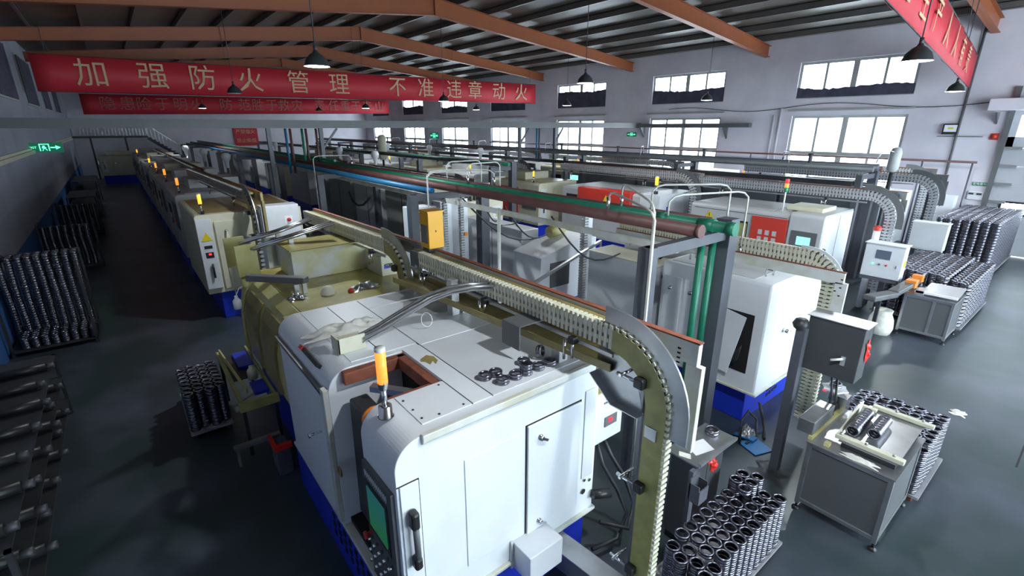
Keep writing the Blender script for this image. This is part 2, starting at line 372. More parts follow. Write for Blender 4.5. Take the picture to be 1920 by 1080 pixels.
# ------------------------------------------------------------------ pendant lamps
def make_lamp(loc, top, lbl, s=1., lit=True):
    x, y, z = loc
    t = T('pendant_lamp', lbl, 'lamp', loc, None)
    P('lamp_shade', MB().lathe(loc, [(.03*s,.26*s),(.05*s,.22*s),(.10*s,.19*s),(.17*s,.12*s),(.215*s,.0)], 24), M['shade'], t)
    P('shade_lining', MB().lathe(loc, [(.212*s,0),(.165*s,.115*s),(.095*s,.185*s),(.03*s,.21*s)], 24), M['shadein'], t)
    P('lamp_socket', MB().cyl((x,y,z+.24*s),(x,y,z+.34*s),.03*s,10), M['dark'], t)
    P('cord', MB().cyl((x,y,z+.33*s),(x,y,top),.009,6), M['dark'], t)
    P('bulb', MB().lathe((x,y,z), [(.001,-.012*s),(.12*s,-.008*s),(.195*s,.004*s),(.17*s,.05*s),(.08*s,.12*s),(.001,.17*s)], 16), M['bulb'] if lit else M['shadein'], t)
    if not lit: return
    l = bpy.data.lights.new('lamp_light', 'SPOT'); l.energy = 130; l.color = (.88,.95,1); l.spot_size = R(150); l.spot_blend = .6; l.shadow_soft_size = .08
    lo = bpy.data.objects.new('lamp_light', l); lo.location = (0,0,-.06*s); lo.parent = t; COL.objects.link(lo)
LP = [((3.07,9.26,5.0),'lit lamp hanging large and bright in front of the slogan banner'),
 ((3.32,17.9,5.0),'unlit-looking domed lamp hanging in front of the left part of the slogan banner'),
 ((10.3,2.57,5.0),'domed lamp in front of the right banner, biggest of the hanging lamps'),
 ((18.3,3.55,4.93),'domed lamp hanging at the lower end of the steep red banner'),
 ((9.9,9.37,5.08),'black domed lamp on long cord in front of the third upper window'),
 ((17.59,17.79,5.0),'small lit lamp hanging below left of the black domed lamp before the third window'),
 ((18.42,10.97,5.0),'small lit lamp hanging under the second upper window'),
 ((10.87,18.03,5.0),'black domed lamp hanging over the right half of the slogan banner'),
 ((17.57,25.44,5.0),'tiny lit lamp hanging just below the slogan banner near its right end'),
 ((11.37,27.12,5.0),'small bright lamp glowing over the right end of the rear banner'),
 ((4.36,32.72,5.0),'small lit lamp hanging over the left half of the rear banner'),
 ((10.84,33.33,5.0),'dark small lamp hanging over the middle right of the rear banner')]
LP.append(((3.0,.7,5.0),'added fill lamp, out of view, nearest to the front corner of the near white machine'))  # extra lamp out of view, added to brighten the machine tops
for p, l in LP:
    make_lamp(p, roof_z(p[0])-.02, l, 1. if p[1] < 30 else .95, 'unlit' not in l and 'dark small' not in l)

# ------------------------------------------------------------------ cable tray and its posts
tt = T('cable_tray', 'long grey cable tray spanning the hall at lamp height below the banners', 'cable tray', (XL, 17, 4.0))
P('tray_run', MB().box(XL+.03, XW-.03, 16.85, 17.15, 3.98, 4.0).box(XL+.03, XW-.03, 16.85, 16.87, 4.0, 4.2).box(XL+.03, XW-.03, 17.13, 17.15, 4.0, 4.2).box(XL+.03, XW-.03, 16.8, 17.2, 4.2, 4.22), M['dgrey'], tt)
P('tray_return', MB().box(XW-.3, XW-.03, 10.9, 16.85, 4.0, 4.18), M['dgrey'], tt)
for y in (12.01, 16.6): P('bracket', MB().prism([(XW-.4, 4.0), (XW-.02, 4.0), (XW-.02, 3.5)], 'y', y-.03, y+.03), M['dgrey'], tt)
for i, (x, lb) in enumerate(((3.9,'left post'), (5.5,'braced post'), (14.0,'braced post'), (16.1,'right post'))):
    p = MB().box(x-.06, x+.06, 16.94, 17.06, 0, 3.98)
    if i in (1,): p.bar((x, 17, 3.3), (x+.55, 17, 3.97), .06)
    if i == 2: p.bar((x, 17, 3.3), (x+.55, 17, 3.97), .06)
    if i == 3: p.bar((x, 17, 3.3), (x+.5, 17, 3.97), .06)
    one('tray_post', p, M['post'], ['plain grey post under the tray next to the red notice board','grey post with diagonal brace under the tray by the coloured risers','dark braced post under the tray in front of the fourth window','braced post under the tray between the third and fourth windows'][i], 'post')
for i, (x, m_, lb) in enumerate(((4.38,'teal','leftmost blue riser pipe reaching the tray'), (4.52,'rustd','dark red riser pipe beside the blue riser'), (4.88,'green','green riser pipe in the middle of the risers'), (5.0,'rustd','dark red riser pipe touching the green riser'), (5.32,'rustd','lone dark red riser pipe left of the braced post'), (14.9,'teal','blue riser pipe at the far pair of tray posts'), (15.05,'post','dark riser pipe at the far pair of tray posts'))):
    one('riser_pipe', MB().tube([(x, 16.9, 2.6), (x, 16.9, 3.97)], .04, 8), M[m_], lb, 'pipe')

# ------------------------------------------------------------------ far wall things
b = T('notice_board', 'dark red notice board with two rows of characters on far wall', 'sign', (10.2, YF-.05, 2.4))
P('board', MB().box(9.2, 11.25, YF-.08, YF-.025, 2.35, 4.02), M['banner'], b)
lm = text_mb('严禁烟火', .42, (10.22, YF-.085, 3.6), (1,0,0), (0,0,1)); l2 = text_mb('禁止吸烟', .42, (10.22, YF-.085, 2.8), (1,0,0), (0,0,1)); lm.add(l2.v, l2.f)
P('lettering', lm, M['letter'], b)
b = T('digital_clock', 'small red digital clock above the red notice board', 'clock', (10.15, YF-.05, 4.1))
P('case', MB().box(9.62, 10.72, YF-.12, YF, 4.08, 4.38), M['black'], b); P('digits', text_mb('11:46:57', .27, (10.17, YF-.125, 4.23), (1,0,0), (0,0,1)), M['led'], b)
st = T('staircase', 'dark steel staircase and landing with railings at far left corner', 'staircase', (1, YF-1, 0))
P('landing', MB().box(XL, 2.6, YF-1.6, YF-.1, 3.2, 3.35), M['dark'], st)
fl = MB()
for i in range(16): fl.box(2.6+i*.24, 2.86+i*.24, YF-1.5, YF-.5, 3.15-i*.185, 3.2-i*.185)
fl.bar((2.6,YF-1.5,3.15),(6.5,YF-1.5,0.05),.05,.22); fl.bar((2.6,YF-.5,3.15),(6.5,YF-.5,0.05),.05,.22)
P('flight', fl, M['dark'], st)
rl = MB()
for i in range(22): x = XL+.1+i*.22; rl.box(x, x+.03, YF-1.6, YF-1.57, 3.35, 4.3)
for i in range(17): x = 2.6+i*.24; rl.box(x, x+.03, YF-1.5, YF-1.47, 3.15-i*.185, 4.2-i*.185)
rl.bar((XL,YF-1.58,4.3),(2.6,YF-1.58,4.3),.07); rl.bar((2.6,YF-1.5,4.25),(6.5,YF-1.5,1.05),.06)
P('railing', rl, M['steel'], st)
for x in (-1.2, 1.0): P('support_post', MB().box(x, x+.12, YF-1.55, YF-1.43, 0, 3.2), M['dark'], st)

# exit signs
def exit_sign(c, w, label, X=(1,0,0), arrow=True):
    c = Vector(c); X = Vector(X); N = X.cross(Vector((0,0,1))); h = w*.33
    t = T('exit_sign', label, 'exit sign', c)
    P('sign_box', MB().obox(c-N*.02, X*w/2, N*.02, Vector((0,0,h/2))), M['exitd'], t)
    g = MB(); q = c+N*.004
    def bx(x0, x1, z0, z1): g.obox(q+X*(x0+x1)/2*w+Vector((0,0,(z0+z1)/2*h)), X*(x1-x0)/2*w, N*.003, Vector((0,0,(z1-z0)/2*h)))
    bx(-.13,.14,.3,.38); bx(-.13,-.1,-.35,.3); bx(.11,.14,-.35,.3); bx(-.04,.02,.05,.2); bx(-.06,.05,-.08,.05); g.bar(q+X*.0*w+Vector((0,0,-.05*h)), q-X*.06*w+Vector((0,0,-.33*h)), .02*w); g.bar(q+X*.01*w+Vector((0,0,-.05*h)), q+X*.07*w+Vector((0,0,-.3*h)), .02*w)
    bx(.16,.32,-.06,.06)
    a = [q+X*.3*w+Vector((0,0,.22*h)), q+X*.44*w, q+X*.3*w-Vector((0,0,.22*h))]; g.add(a+[p-N*.003 for p in a], [(0,2,1),(3,4,5),(0,1,4,3),(1,2,5,4),(2,0,3,5)])
    P('pictogram', g, M['exitg'], t)
    tx = text_mb('EXIT', .32*h, q-X*.3*w, X, (0,0,1)); P('lettering', tx, M['exitg'], t)
exit_sign((-1.83, 24.0, 3.33), 1.0, 'green running man exit sign hanging near the left wall')
exit_sign((XW-.045, 38.6, 3.32), 1.5, 'green exit sign on right wall between two far windows', X=(0,-1,0))
exit_sign((XW-.045, 17.39, 3.64), .62, 'green exit sign on right wall beside the tray bracket', X=(0,-1,0))
# things on the right wall near the door
t = T('floodlight', 'square black floodlight with pale face on right wall', 'floodlight', (XW-.15, 4.15, 3.8))
P('housing', MB().box(XW-.16, XW-.04, 3.93, 4.34, 3.78, 4.12), M['black'], t, .01); P('lens', MB().box(XW-.165, XW-.16, 3.97, 4.3, 3.86, 4.08), M['paper'], t); P('led_chip', MB().box(XW-.17, XW-.165, 4.06, 4.2, 3.95, 4.0), M['warn'], t)
P('mounting_bar', MB().box(XW-.1, XW, 3.3, 4.45, 3.7, 3.72), M['dgrey'], t)
t = T('alarm_bell', 'small red alarm bell on right wall left of door track', 'alarm', (XW-.05, 3.0, 3.7))
P('bell', MB().lathe((XW-.02, 3.02, 3.72), [(.001,.08),(.06,.07),(.08,.02),(.08,0)], 14, (-1,0,0)), M['red'], t)
P('backplate', MB().box(XW-.03, XW, 2.92, 3.12, 3.62, 3.82), M['red'], t)
t = T('wall_duct', 'grey duct elbow and beam over the sectional door', 'duct', (XW-.4, 2.6, 4.3))
P('duct_body', MB().box(XW-.55, XW-.02, 1.0, 3.3, 4.5, 4.85), M['wall'], t, .02); P('bracket', MB().prism([(XW-.5, 4.45), (XW, 4.45), (XW, 4.1)], 'y', 3.05, 3.1), M['dgrey'], t)
def wall_cab(y0, y1, z0, z1, m_, name, label, cat, dep=.22):
    t = T(name, label, cat, (XW-dep/2, (y0+y1)/2, z0)); P('enclosure', MB().box(XW-dep, XW, y0, y1, z0, z1), m_, t, .01); return t
t = wall_cab(2.85, 3.25, 1.72, 1.98, M['lgrey'], 'socket_panel', 'small grey socket panel with dark switches beside the door', 'panel', .08)
for y in (2.9, 3.1): P('switch_row', MB().box(XW-.1, XW-.08, y, y+.13, 1.88, 1.94), M['dark'], t)
wall_cab(2.98, 3.16, 1.42, 1.52, M['lgrey'], 'socket_panel', 'lowest small socket box under the wall switches by the door', 'panel', .06)
t = T('danger_sign', 'dark strip sign with four characters on wall above the switches', 'sign', (XW-.02, 3.03, 2.2)); P('plate', MB().box(XW-.02, XW, 2.84, 3.22, 2.17, 2.28), M['exitd'], t)
P('lettering', text_mb('配电重地', .085, (XW-.022, 3.03, 2.225), (0,-1,0), (0,0,1)), M['paper'], t)

# ------------------------------------------------------------------ machine tools
def rprof(x0, x1, z0, z1, r, n=14):      # body section with its top-front edge rounded (front = x0)
    return [(x0, z0), (x1, z0), (x1, z1)]+[(x0+r-r*math.sin(pi/2*j/n), z1-r+r*math.cos(pi/2*j/n)) for j in range(n+1)]
def triangle(c, s, N, X):                # warning triangle sticker
    c = Vector(c); X = Vector(X); Z = Vector((0,0,1)); N = Vector(N)
    a = [c-X*s/2-Z*s*.4, c+X*s/2-Z*s*.4, c+Z*s*.5]
    return MB().add([p for p in a]+[p+N*.004 for p in a], [(0,2,1),(3,4,5),(0,1,4,3),(1,2,5,4),(2,0,3,5)])
def bolt_mark(c, s, N, X):
    c = Vector(c)+Vector(N)*.006; X = Vector(X); Z = Vector((0,0,1)); m = MB()
    m.bar(c+Z*s*.22+X*s*.03, c-X*s*.05, s*.06); m.bar(c-X*s*.05, c+X*s*.06-Z*s*.02, s*.05); m.bar(c+X*s*.06-Z*s*.02, c-Z*s*.22, s*.05); m.bar(c-X*s*.3-Z*s*.3, c+X*s*.3-Z*s*.3, s*.04)
    return m
def signal_lamp(x, y, z, t, m_='lampo', h=.5, r=.032):
    s = P('signal_lamp', MB().lathe((x,y,z), [(.001,h*.16),(r*1.3,h*.16),(r*1.3,.0),(r*1.6,0)][::-1], 12).cyl((x,y,z+h*.14),(x,y,z+h*.45),r*.55,10).lathe((x,y,z+h*.4), [(r*.7,0),(r,h*.06),(r,h*.12)], 12), M['chrome'], t)
    P('lamp_lens', MB().lathe((x,y,z+h*.5), [(.001,0),(r,0),(r,h*.45),(.001,h*.45)], 14), M[m_], s); P('lamp_cap', MB().lathe((x,y,z+h*.95), [(r*1.02,0),(r*1.02,h*.05),(.001,h*.05)], 14), M['grime'], s)
    return s

# --- nearest machine, every panel of it
nm = T('lathe_machine', 'nearest big white machine tool on blue base with rings lying on its top', 'machine', (1.95, 3.8, 0), None)
base = MB().box(.99, 2.88, 2.5, 5.22, .0, .525)
P('base', base, M['blue'], nm, .01)
vg = MB()
for i in range(3):
    for j in range(3):
        vg.box(2.14+j*.16, 2.22+j*.16, 2.492, 2.5, .18+i*.1+j*.02, .24+i*.1+j*.02)
for i in range(8):
    for j in range(3): vg.box(.982, .99, 3.0+i*.14, 3.05+i*.14, .2+j*.1, .26+j*.1)
P('vent_slots', vg, M['hole'], nm)
P('lower_lip', MB().box(.98, 2.95, 2.42, 5.27, .525, .56), M['grime'], nm, .008)
bd = MB()
bd.prism(rprof(1.0, 2.93, .56, 2.1, .2), 'y', 2.45, 3.0)
bd.prism(rprof(1.0, 2.93, .56, 2.1, .2), 'y', 3.68, 5.25)
bd.prism([(1.68, .56), (2.93, .56), (2.93, 2.1), (1.68, 2.1)], 'y', 3.0, 3.68)
P('body', bd, M['white'], nm, .006)
P('interior', MB().box(1.66, 1.675, 3.0, 3.68, .6, 2.05).box(1.1, 1.66, 3.003, 3.01, .6, 1.9).box(1.05, 1.66, 3.0, 3.68, .57, .62), M['hole'], nm)
rr = MB().box(1.12, 1.68, 3.60, 3.675, 1.98, 2.09).box(1.60, 1.675, 3.0, 3.66, 1.98, 2.09).box(1.2, 1.66, 3.005, 3.06, 1.97, 2.08)
P('rusty_rim', rr, M['rust'], nm, .008, label='rust red painted rim of the top opening')
P('slide_rail', MB().bar((1.3, 3.5, 1.95), (1.62, 3.12, 1.93), .07, .05), M['steel'], nm)
P('interior_guard', MB().prism([(1.12,.7),(1.2,.7),(1.3,1.85),(1.14,1.85)], 'y', 3.3, 3.62), M['dark'], nm, .02)
P('work_lamp_cover', MB().lathe((1.12, 3.02, 1.98), [(.001,.02),(.09,.02),(.09,0),(.001,0)], 20, (0,1,0)), M['orangep'], nm)
# sliding front door
dr = P('sliding_door', MB().box(.975, 1.0, 3.72, 5.12, .6, 1.86), M['white'], nm, .008)
P('door_edge', MB().box(.955, 1.0, 3.68, 3.76, .6, 1.95), M['grime'], dr, .006); P('top_track', MB().bar((.97, 3.75, 1.9), (.97, 5.2, 1.9), .03, .035), M['steel'], dr)
P('door_knob', MB().cyl((.86, 3.95, 1.42), (.975, 3.95, 1.42), .012, 8).lathe((.86,3.95,1.42), [(.001,.0),(.022,.0),(.022,.02),(.001,.02)], 10, (1,0,0)), M['chrome'], dr)
P('oval_window', MB().lathe((.992, 3.6+.0, 1.2), [(.001,0),(.05,0),(.05,.01)], 16, (-1,0,0)), M['oily'], dr)
sl = P('name_plate', MB().obox((1.045, 4.2, 2.03), (.012,0,.012), (0,.24,0), (-.03,0,.03)), M['black'], nm); P('red_logo', MB().obox((1.033, 4.41, 2.045), (.012,0,.012), (0,.035,0), (-.026,0,.026)), M['red'], sl)
# top panels with open seams
tp = MB().box(1.24, 1.52, 3.75, 5.2, 2.1, 2.106).box(1.53, 1.855, 3.75, 5.2, 2.1, 2.106).box(1.865, 2.86, 3.7, 5.2, 2.1, 2.106)
P('top_panel', tp, M['white'], nm); P('top_panel', MB().box(1.27, 1.675, 2.56, 2.98, 2.1, 2.107).box(1.685, 1.855, 2.56, 3.69, 2.1, 2.107), M['white'], nm); P('top_panel', MB().box(1.865, 2.86, 2.56, 3.69, 2.1, 2.107), M['lgrey'], nm)
P('seam_shadow_gap', MB().box(1.855, 1.865, 2.56, 5.2, 2.1, 2.102).box(1.675, 1.685, 2.56, 3.0, 2.1, 2.102).box(1.52,1.53,3.75,5.2,2.1,2.102), M['hole'], nm)
P('raised_strip', MB().box(1.87, 2.5, 3.68, 3.692, 2.106, 2.112), M['paper'], nm)
P('raised_strip', MB().box(1.87, 2.8, 4.86, 4.872, 2.106, 2.112), M['paper'], nm)
P('cover_trim', MB().prism([(2.42, 2.06), (2.45, 2.03), (2.46, 2.04), (2.46, 2.115), (2.42, 2.115)], 'x', 1.2, 2.93), M['grime'], nm, .006)
sc = MB()
for x, y in ((1.3,2.9),(1.3,2.62),(1.42,2.59),(1.62,2.59),(1.3,2.75),(1.62,2.94)): P('screw', MB().cyl((x,y,2.105),(x,y,2.112),.009,8), M['dark'], nm)
P('oil_stain', MB().prism([(1.72,3.42),(1.80,3.46),(1.84,3.40),(1.83,3.31),(1.78,3.26),(1.79,3.33),(1.74,3.28),(1.73,3.35),(1.70,3.38)], 'z', 2.107, 2.1085), M['oily'], nm)
P('oil_stain', MB().prism([(2.3,4.3),(2.82,4.2),(2.84,5.15),(2.1,5.18),(2.25,4.8),(2.12,4.55)], 'z', 2.107, 2.108), mat('dirty_enamel', (.33,.34,.33), .35, noise=.7, ncol=(.6,.6,.58), scale=5), nm)
# near end face
Y0 = 2.45
def groove(x0, x1, z0, z1, w=.006, sides='lrtb'):
    g = MB()
    if 'l' in sides: g.box(x0, x0+w, Y0-.003, Y0, z0, z1)
    if 'r' in sides: g.box(x1-w, x1, Y0-.003, Y0, z0, z1)
    if 't' in sides: g.box(x0, x1, Y0-.003, Y0, z1-w, z1)
    if 'b' in sides: g.box(x0, x1, Y0-.003, Y0, z0, z0+w)
    return g
P('access_hatch', MB().box(1.52, 2.02, Y0-.008, Y0, .78, 1.76), M['white'], nm, .004)
dd = P('electric_door', MB().box(2.105, 2.70, Y0-.022, Y0, .70, 1.79), M['white'], nm, .006)
P('door_gap', groove(2.09, 2.715, .69, 1.80, .012), M['hole'], dd)
for z in (1.65, .81):
    P('door_lock', MB().lathe((2.23, Y0-.02, z), [(.001,.03),(.022,.03),(.03,.0)], 14, (0,-1,0)).obox((2.26, Y0-.045, z-.02), (.03,0,-.02), (0,.008,0), (.006,0,.009)), M['chrome'], dd)
hp = P('handle_panel', MB().box(1.02, 1.155, Y0-.014, Y0, .60, 1.79), M['white'], nm, .004)
P('panel_gap', MB().box(1.155, 1.163, Y0-.004, Y0, .60, 1.79).box(1.0, 1.163, Y0-.004, Y0, 1.79, 1.797), M['hole'], hp)
hh = P('grab_handle', MB().tube([(1.085, Y0-.065, 1.5), (1.09, Y0-.065, 1.2)], .022, 10), M['dgrey'], hp)
for z0, z1, zz in ((1.46, 1.6, 1.6), (1.12, 1.22, 1.12)):
    P('handle_end', MB().box(1.055, 1.115, Y0-.09, Y0-.014, z0, z1), M['black'], hh, .02)
sp = P('side_plate', MB().box(2.76, 2.90, Y0-.01, Y0, .95, 1.86), M['lgrey'], nm, .004)
P('cable_hole', MB().lathe((2.79,Y0-.012,.80),[(.001,0),(.028,0)],14,(0,-1,0)).lathe((2.80,Y0-.012,.92),[(.001,0),(.016,0)],12,(0,-1,0)).lathe((2.87,Y0-.012,.89),[(.001,0),(.016,0)],12,(0,-1,0)), M['hole'], nm)
P('cable_gland', MB().tube([(2.9, 2.42, .72), (3.08, 2.36, .68)], .045, 12), M['black'], nm)
P('junction_cover', MB().box(1.96, 2.32, 2.22, 2.45, .47, .74).box(1.93,1.96,2.43,2.45,.47,.76), M['lgrey'], nm, .008)
# control panel on the front face
cp = P('control_panel', MB().box(.972, 1.0, 2.49, 2.97, .66, 1.72), M['dgrey'], nm, .004)
P('panel_bezel', MB().box(.966, .972, 2.56, 2.94, 1.14, 1.58), M['black'], cp, .004)
P('screen', MB().box(.961, .966, 2.60, 2.90, 1.19, 1.54), M['scrblue'], cp)
for i in range(5):
    for j in range(3):
        P('button', MB().cyl((.93, 2.56+i*.085, 1.06-j*.1), (.972, 2.56+i*.085, 1.06-j*.1), .014, 10), M['chrome'], cp)
P('emergency_stop', MB().lathe((.972, 2.93, 1.08), [(.015,.0),(.015,.03),(.03,.035),(.03,.055),(.001,.06)], 14, (-1,0,0)), M['red'], cp)
lt = MB()
for i in range(14): y = 2.93-i*.027; lt.box(.969, .972, y-.017, y, 1.625+(i%3)*.004, 1.65)
for i in range(14): y = 2.93-i*.027; lt.box(.969, .972, y-.013, y-.006, 1.61, 1.665)
P('lettering', lt, M['paper'], cp)
signal_lamp(1.12, 2.8, 2.107, nm, 'lampo', .52, .036)
# chute plate, cloth, arm over the top
ch = T('part_chute', 'bent steel double rail chute sloping from the near conveyor to the white machine top', 'chute', (1.3, 4.0, 2.11))
pts = [(1.43,3.98,2.17),(1.62,3.95,2.24),(1.85,3.88,2.36),(2.05,3.80,2.47),(2.22,3.72,2.53),(2.40,3.64,2.55),(2.58,3.56,2.545)]
P('rail', MB().tube([(x,y+.05,z+.03) for x,y,z in pts], .017, 8), M['steel'], ch); P('rail', MB().tube([(x,y-.05,z+.03) for x,y,z in pts], .017, 8), M['steel'], ch)
tr = MB()
for a, b_ in zip(pts[:-1], pts[1:]): tr.bar(a, b_, .12, .012)
P('chute_floor', tr, M['steel'], ch)
P('chute_mouth', MB().box(1.2, 1.45, 3.93, 3.95, 2.108, 2.25).box(1.2, 1.22, 3.93, 4.1, 2.108, 2.25).box(1.2, 1.45, 4.08, 4.1, 2.108, 2.22), M['chain'], ch, .004)
P('leg', MB().box(2.47, 2.56, 4.1, 4.2, 2.108, 2.5), M['alu'], ch, .004); 
def crumpled(name, cx, cy, z, sx, sy, h, m_, label, cat, n=14, rot=0):
    mb = MB(); vs = []; rn = random.Random(int(cx*100+cy*10))
    for j in range(n+1):
        for i in range(n+1):
            u, v = i/n-.5, j/n-.5
            e = (1-abs(2*u)**2.5)*(1-abs(2*v)**2.5)
            x = u*sx*(1+.15*math.sin(v*9)); y = v*sy*(1+.25*math.sin(u*11)); zz = h*e*(.6+.5*math.sin(u*17+v*5)*math.cos(v*13)+rn.uniform(-.1,.2))
            vs.append((cx+x*math.cos(rot)-y*math.sin(rot), cy+x*math.sin(rot)+y*math.cos(rot), z+max(zz, .002)))
    N = (n+1)**2; vs += [(a, b_, z) for a, b_, c_ in vs]
    fs = [(j*(n+1)+i, j*(n+1)+i+1, (j+1)*(n+1)+i+1, (j+1)*(n+1)+i) for j in range(n) for i in range(n)]
    fs += [tuple(N+k for k in reversed(f)) for f in fs]
    mb.add(vs, fs, True); return one(name, mb, M[m_], label, cat)
crumpled('rag', 1.48, 4.42, 2.107, .78, .2, .11, 'rag', 'white crumpled cloth strip lying on the near white machine top', 'cloth', rot=-.12)
one('wire_hoop', MB().lathe((2.1, 3.98, 2.2), [(.07+.004*math.cos(a*pi/4), .004*math.sin(a*pi/4)) for a in range(8)], 24, (.3,-1,.35), close=True), M['paper'], 'thin white wire ring hanging under the bent chute', 'ring')
# trough behind, on the machine's rear edge
tg = T('steel_trough', 'long brown oily steel channel running along the rear of the near machine', 'channel', (2.62, 2.2, 2.2))
a0, a1 = Vector((2.76, 2.1, 2.25)), Vector((2.47, 5.2, 2.25)); dxy = Vector((.17, .016, 0))
P('channel', MB().bar(a0, a1, .3, .012).bar(a0-dxy*.85+Vector((0,0,.03)), a1-dxy*.85+Vector((0,0,.03)), .012, .06).bar(a0+dxy*.85+Vector((0,0,.03)), a1+dxy*.85+Vector((0,0,.03)), .012, .06), M['oily'], tg)
for y in (2.62, 4.1): P('leg', MB().box(2.6, 2.7, y, y+.1, 2.108, 2.245), M['alu'], tg, .004)
P('cover_bracket', MB().box(2.36, 2.375, 2.86, 3.1, 2.2, 2.42).box(2.375, 2.85, 2.86, 3.1, 2.41, 2.42).box(2.84, 2.85, 2.86, 3.1, 2.2, 2.41), M['dgrey'], tg, .004)

# --- generic machine tool; front faces -x (or +x when mirrored), near end at y0
def machine(x0, y0, L, D, H, label, body='cream', doorm=None, lamp='lampy', mirror=False, cat='machine', group=None, zb=.6, style=0, screen='scr'):
    t = T('machine_tool', label, cat, (x0+D/2, y0+L/2, 0), group)
    sx = (lambda x: 2*x0+D-x) if mirror else (lambda x: x)
    def bx(m, xa, xb, *a): xa, xb = sx(xa), sx(xb); return m.box(min(xa, xb), max(xa, xb), *a)
    x1, y1 = x0+D, y0+L
    P('base', bx(MB(), x0+.08, x1-.05, y0+.1, y1-.05, 0, zb), M['blue'], t, .01)
    pr = rprof(x0, x1, zb, H, .1, 4)
    if mirror: pr = [(sx(a), b_) for a, b_ in pr][::-1]
    P('body', MB().prism(pr, 'y', y0, y1), M[body], t, .006)
    P('top_tray', bx(MB(), x0+.25, x1-.1, y0+.15, y1-.1, H, H+.015), M['oily' if body in ('cream','olive') else 'grey'], t)
    top = P('top_box', bx(MB(), x0+.5, x1-.2, y0+.45*L, y0+.85*L, H+.015, H+.28), M[body], t, .01)
    d = P('sliding_door', bx(MB(), x0-.03, x0, y0+.38*L, y0+.78*L, zb+.12, H-.22), M[doorm or body], t, .01)
    if doorm:
        w = MB()
        for i in range(3):
            for j in range(2): bx(w, x0-.036, x0-.03, y0+.45*L+i*.1*L, y0+.51*L+i*.1*L, H-.62-j*.22, H-.48-j*.22)
        P('door_window', w, M['grey'], d, .0)
    else: P('door_window', bx(MB(), x0-.036, x0-.03, y0+.47*L, y0+.7*L, H-.9, H-.4), M['hole'], d)
    P('door_handle', MB().tube([(sx(x0-.07), y0+.4*L, H-.9), (sx(x0-.07), y0+.4*L, H-.6)], .015, 8), M['chrome'], d)
    c = P('control_panel', bx(MB(), x0-.025, x0, y0+.04*L, y0+.3*L, H-.95, H-.25), M['dgrey'], t, .006)
    P('screen', bx(MB(), x0-.032, x0-.025, y0+.08*L, y0+.26*L, H-.58, H-.35), M[screen], c)
    kn = MB()
    for i in range(3):
        for j in range(2): kn.cyl((sx(x0-.05), y0+.1*L+i*.06*L, H-.68-j*.1), (sx(x0-.025), y0+.1*L+i*.06*L, H-.68-j*.1), .015, 8)
    P('keypad', kn, M['red'], c)
    e = P('end_door', bx(MB(), x0+.35*D, x0+.9*D, y0-.015, y0, zb+.2, H-.25), M[body], t, .006)
    P('door_knob', MB().lathe((sx(x0+.42*D), y0-.015, H-.5), [(.001,.03),(.025,.03),(.03,0)], 10, (0,-1,0)), M['chrome'], e)
    P('end_panel', bx(MB(), x0+.04*D, x0+.2*D, y0-.01, y0, zb+.25, H-.2), M['lgrey'], t, .004)
    P('grip', MB().tube([(sx(x0+.12*D), y0-.05, zb+.45), (sx(x0+.12*D), y0-.05, zb+.8)], .02, 8), M['black'], t)
    tri = P('warning_sticker', triangle((sx(x0+.1*D), y0-.011, H-.42), .2, (0,-1,0), (1,0,0)), M['warn'], t); P('bolt_symbol', bolt_mark((sx(x0+.1*D), y0-.011, H-.42), .2, (0,-1,0), (1,0,0)), M['black'], tri)
    if lamp: signal_lamp(sx(x0+.16), y0+.16*L, H, t, lamp, .42, .035)
    return t

# --- the yellow stained machine behind the nearest
ym = T('lathe_machine', 'yellow oil-stained machine tool with curved windowed front right behind the nearest white one', 'machine', (1.9, 6.4, 0))
P('base', MB().box(1.15, 2.8, 5.45, 7.6, 0, .7), M['blue'], ym, .01)
pf = [(1.12, .7), (2.95, .7), (2.95, 2.0), (1.3, 2.0), (1.18, 1.93), (1.08, 1.75), (1.03, 1.5), (1.02, 1.2), (1.05, .9)]
P('body', MB().prism(pf, 'y', 5.35, 7.7), M['olive'], ym, .01)
P('top_tray', MB().box(1.32, 2.9, 5.42, 7.6, 2.0, 2.01), M['yoil'], ym)
for ya, yb in ((5.65, 6.35), (6.5, 7.2)):
    wd = MB(); p_ = [(1.005, .98), (1.0, 1.2), (1.008, 1.5), (1.055, 1.74), (1.12, 1.86)]
    wd.prism([(x+.03, z) for x, z in p_]+[(x-.006, z) for x, z in p_[::-1]], 'y', ya, yb); P('front_window', wd, M['oily'], ym, .0)
P('front_trim', MB().tube([(1.0,7.35,.75),(.99,7.35,1.2),(1.0,7.35,1.55),(1.08,7.35,1.8),(1.2,7.35,1.96)], .02, 8), M['olive'], ym)
bb = P('raised_box', MB().box(1.6, 2.62, 6.75, 7.45, 2.01, 2.42), mat('streaked_box', (.74,.75,.72), .35, noise=.9, ncol=(.62,.58,.25), scale=2.2, thr=(.45,.62)), ym, .008, label='big pale rectangular cover box on the tray'); P('box_lid', MB().box(1.58, 2.64, 6.73, 7.47, 2.42, 2.435), M['yoil'], bb)
P('side_panel', MB().box(2.97, 2.99, 5.4, 7.5, .7, 1.95), M['lgrey'], ym)
P('corner_box', MB().box(2.62, 2.95, 6.2, 7.6, 2.01, 2.3), M['cream'], ym, .01)
P('blue_clip', MB().box(2.66, 2.74, 6.194, 6.2, 2.12, 2.18), M['blue'], ym)
P('end_ledge', MB().box(1.1, 2.97, 5.33, 5.42, 1.97, 2.03), M['olive'], ym, .01)
one('rag', MB().lathe((1.78, 5.95, 2.012), [(.10,0),(.085,.05),(.05,.09),(.001,.1)], 7), M['chain'], 'pale yellow lump of sponge on the yellow machine top', 'sponge')
one('bottle_cap', MB().lathe((2.03, 5.83, 2.012), [(.035,0),(.04,.02),(.02,.045),(.001,.05)], 10), M['red'], 'small red cap lying on the yellow machine top', 'cap')
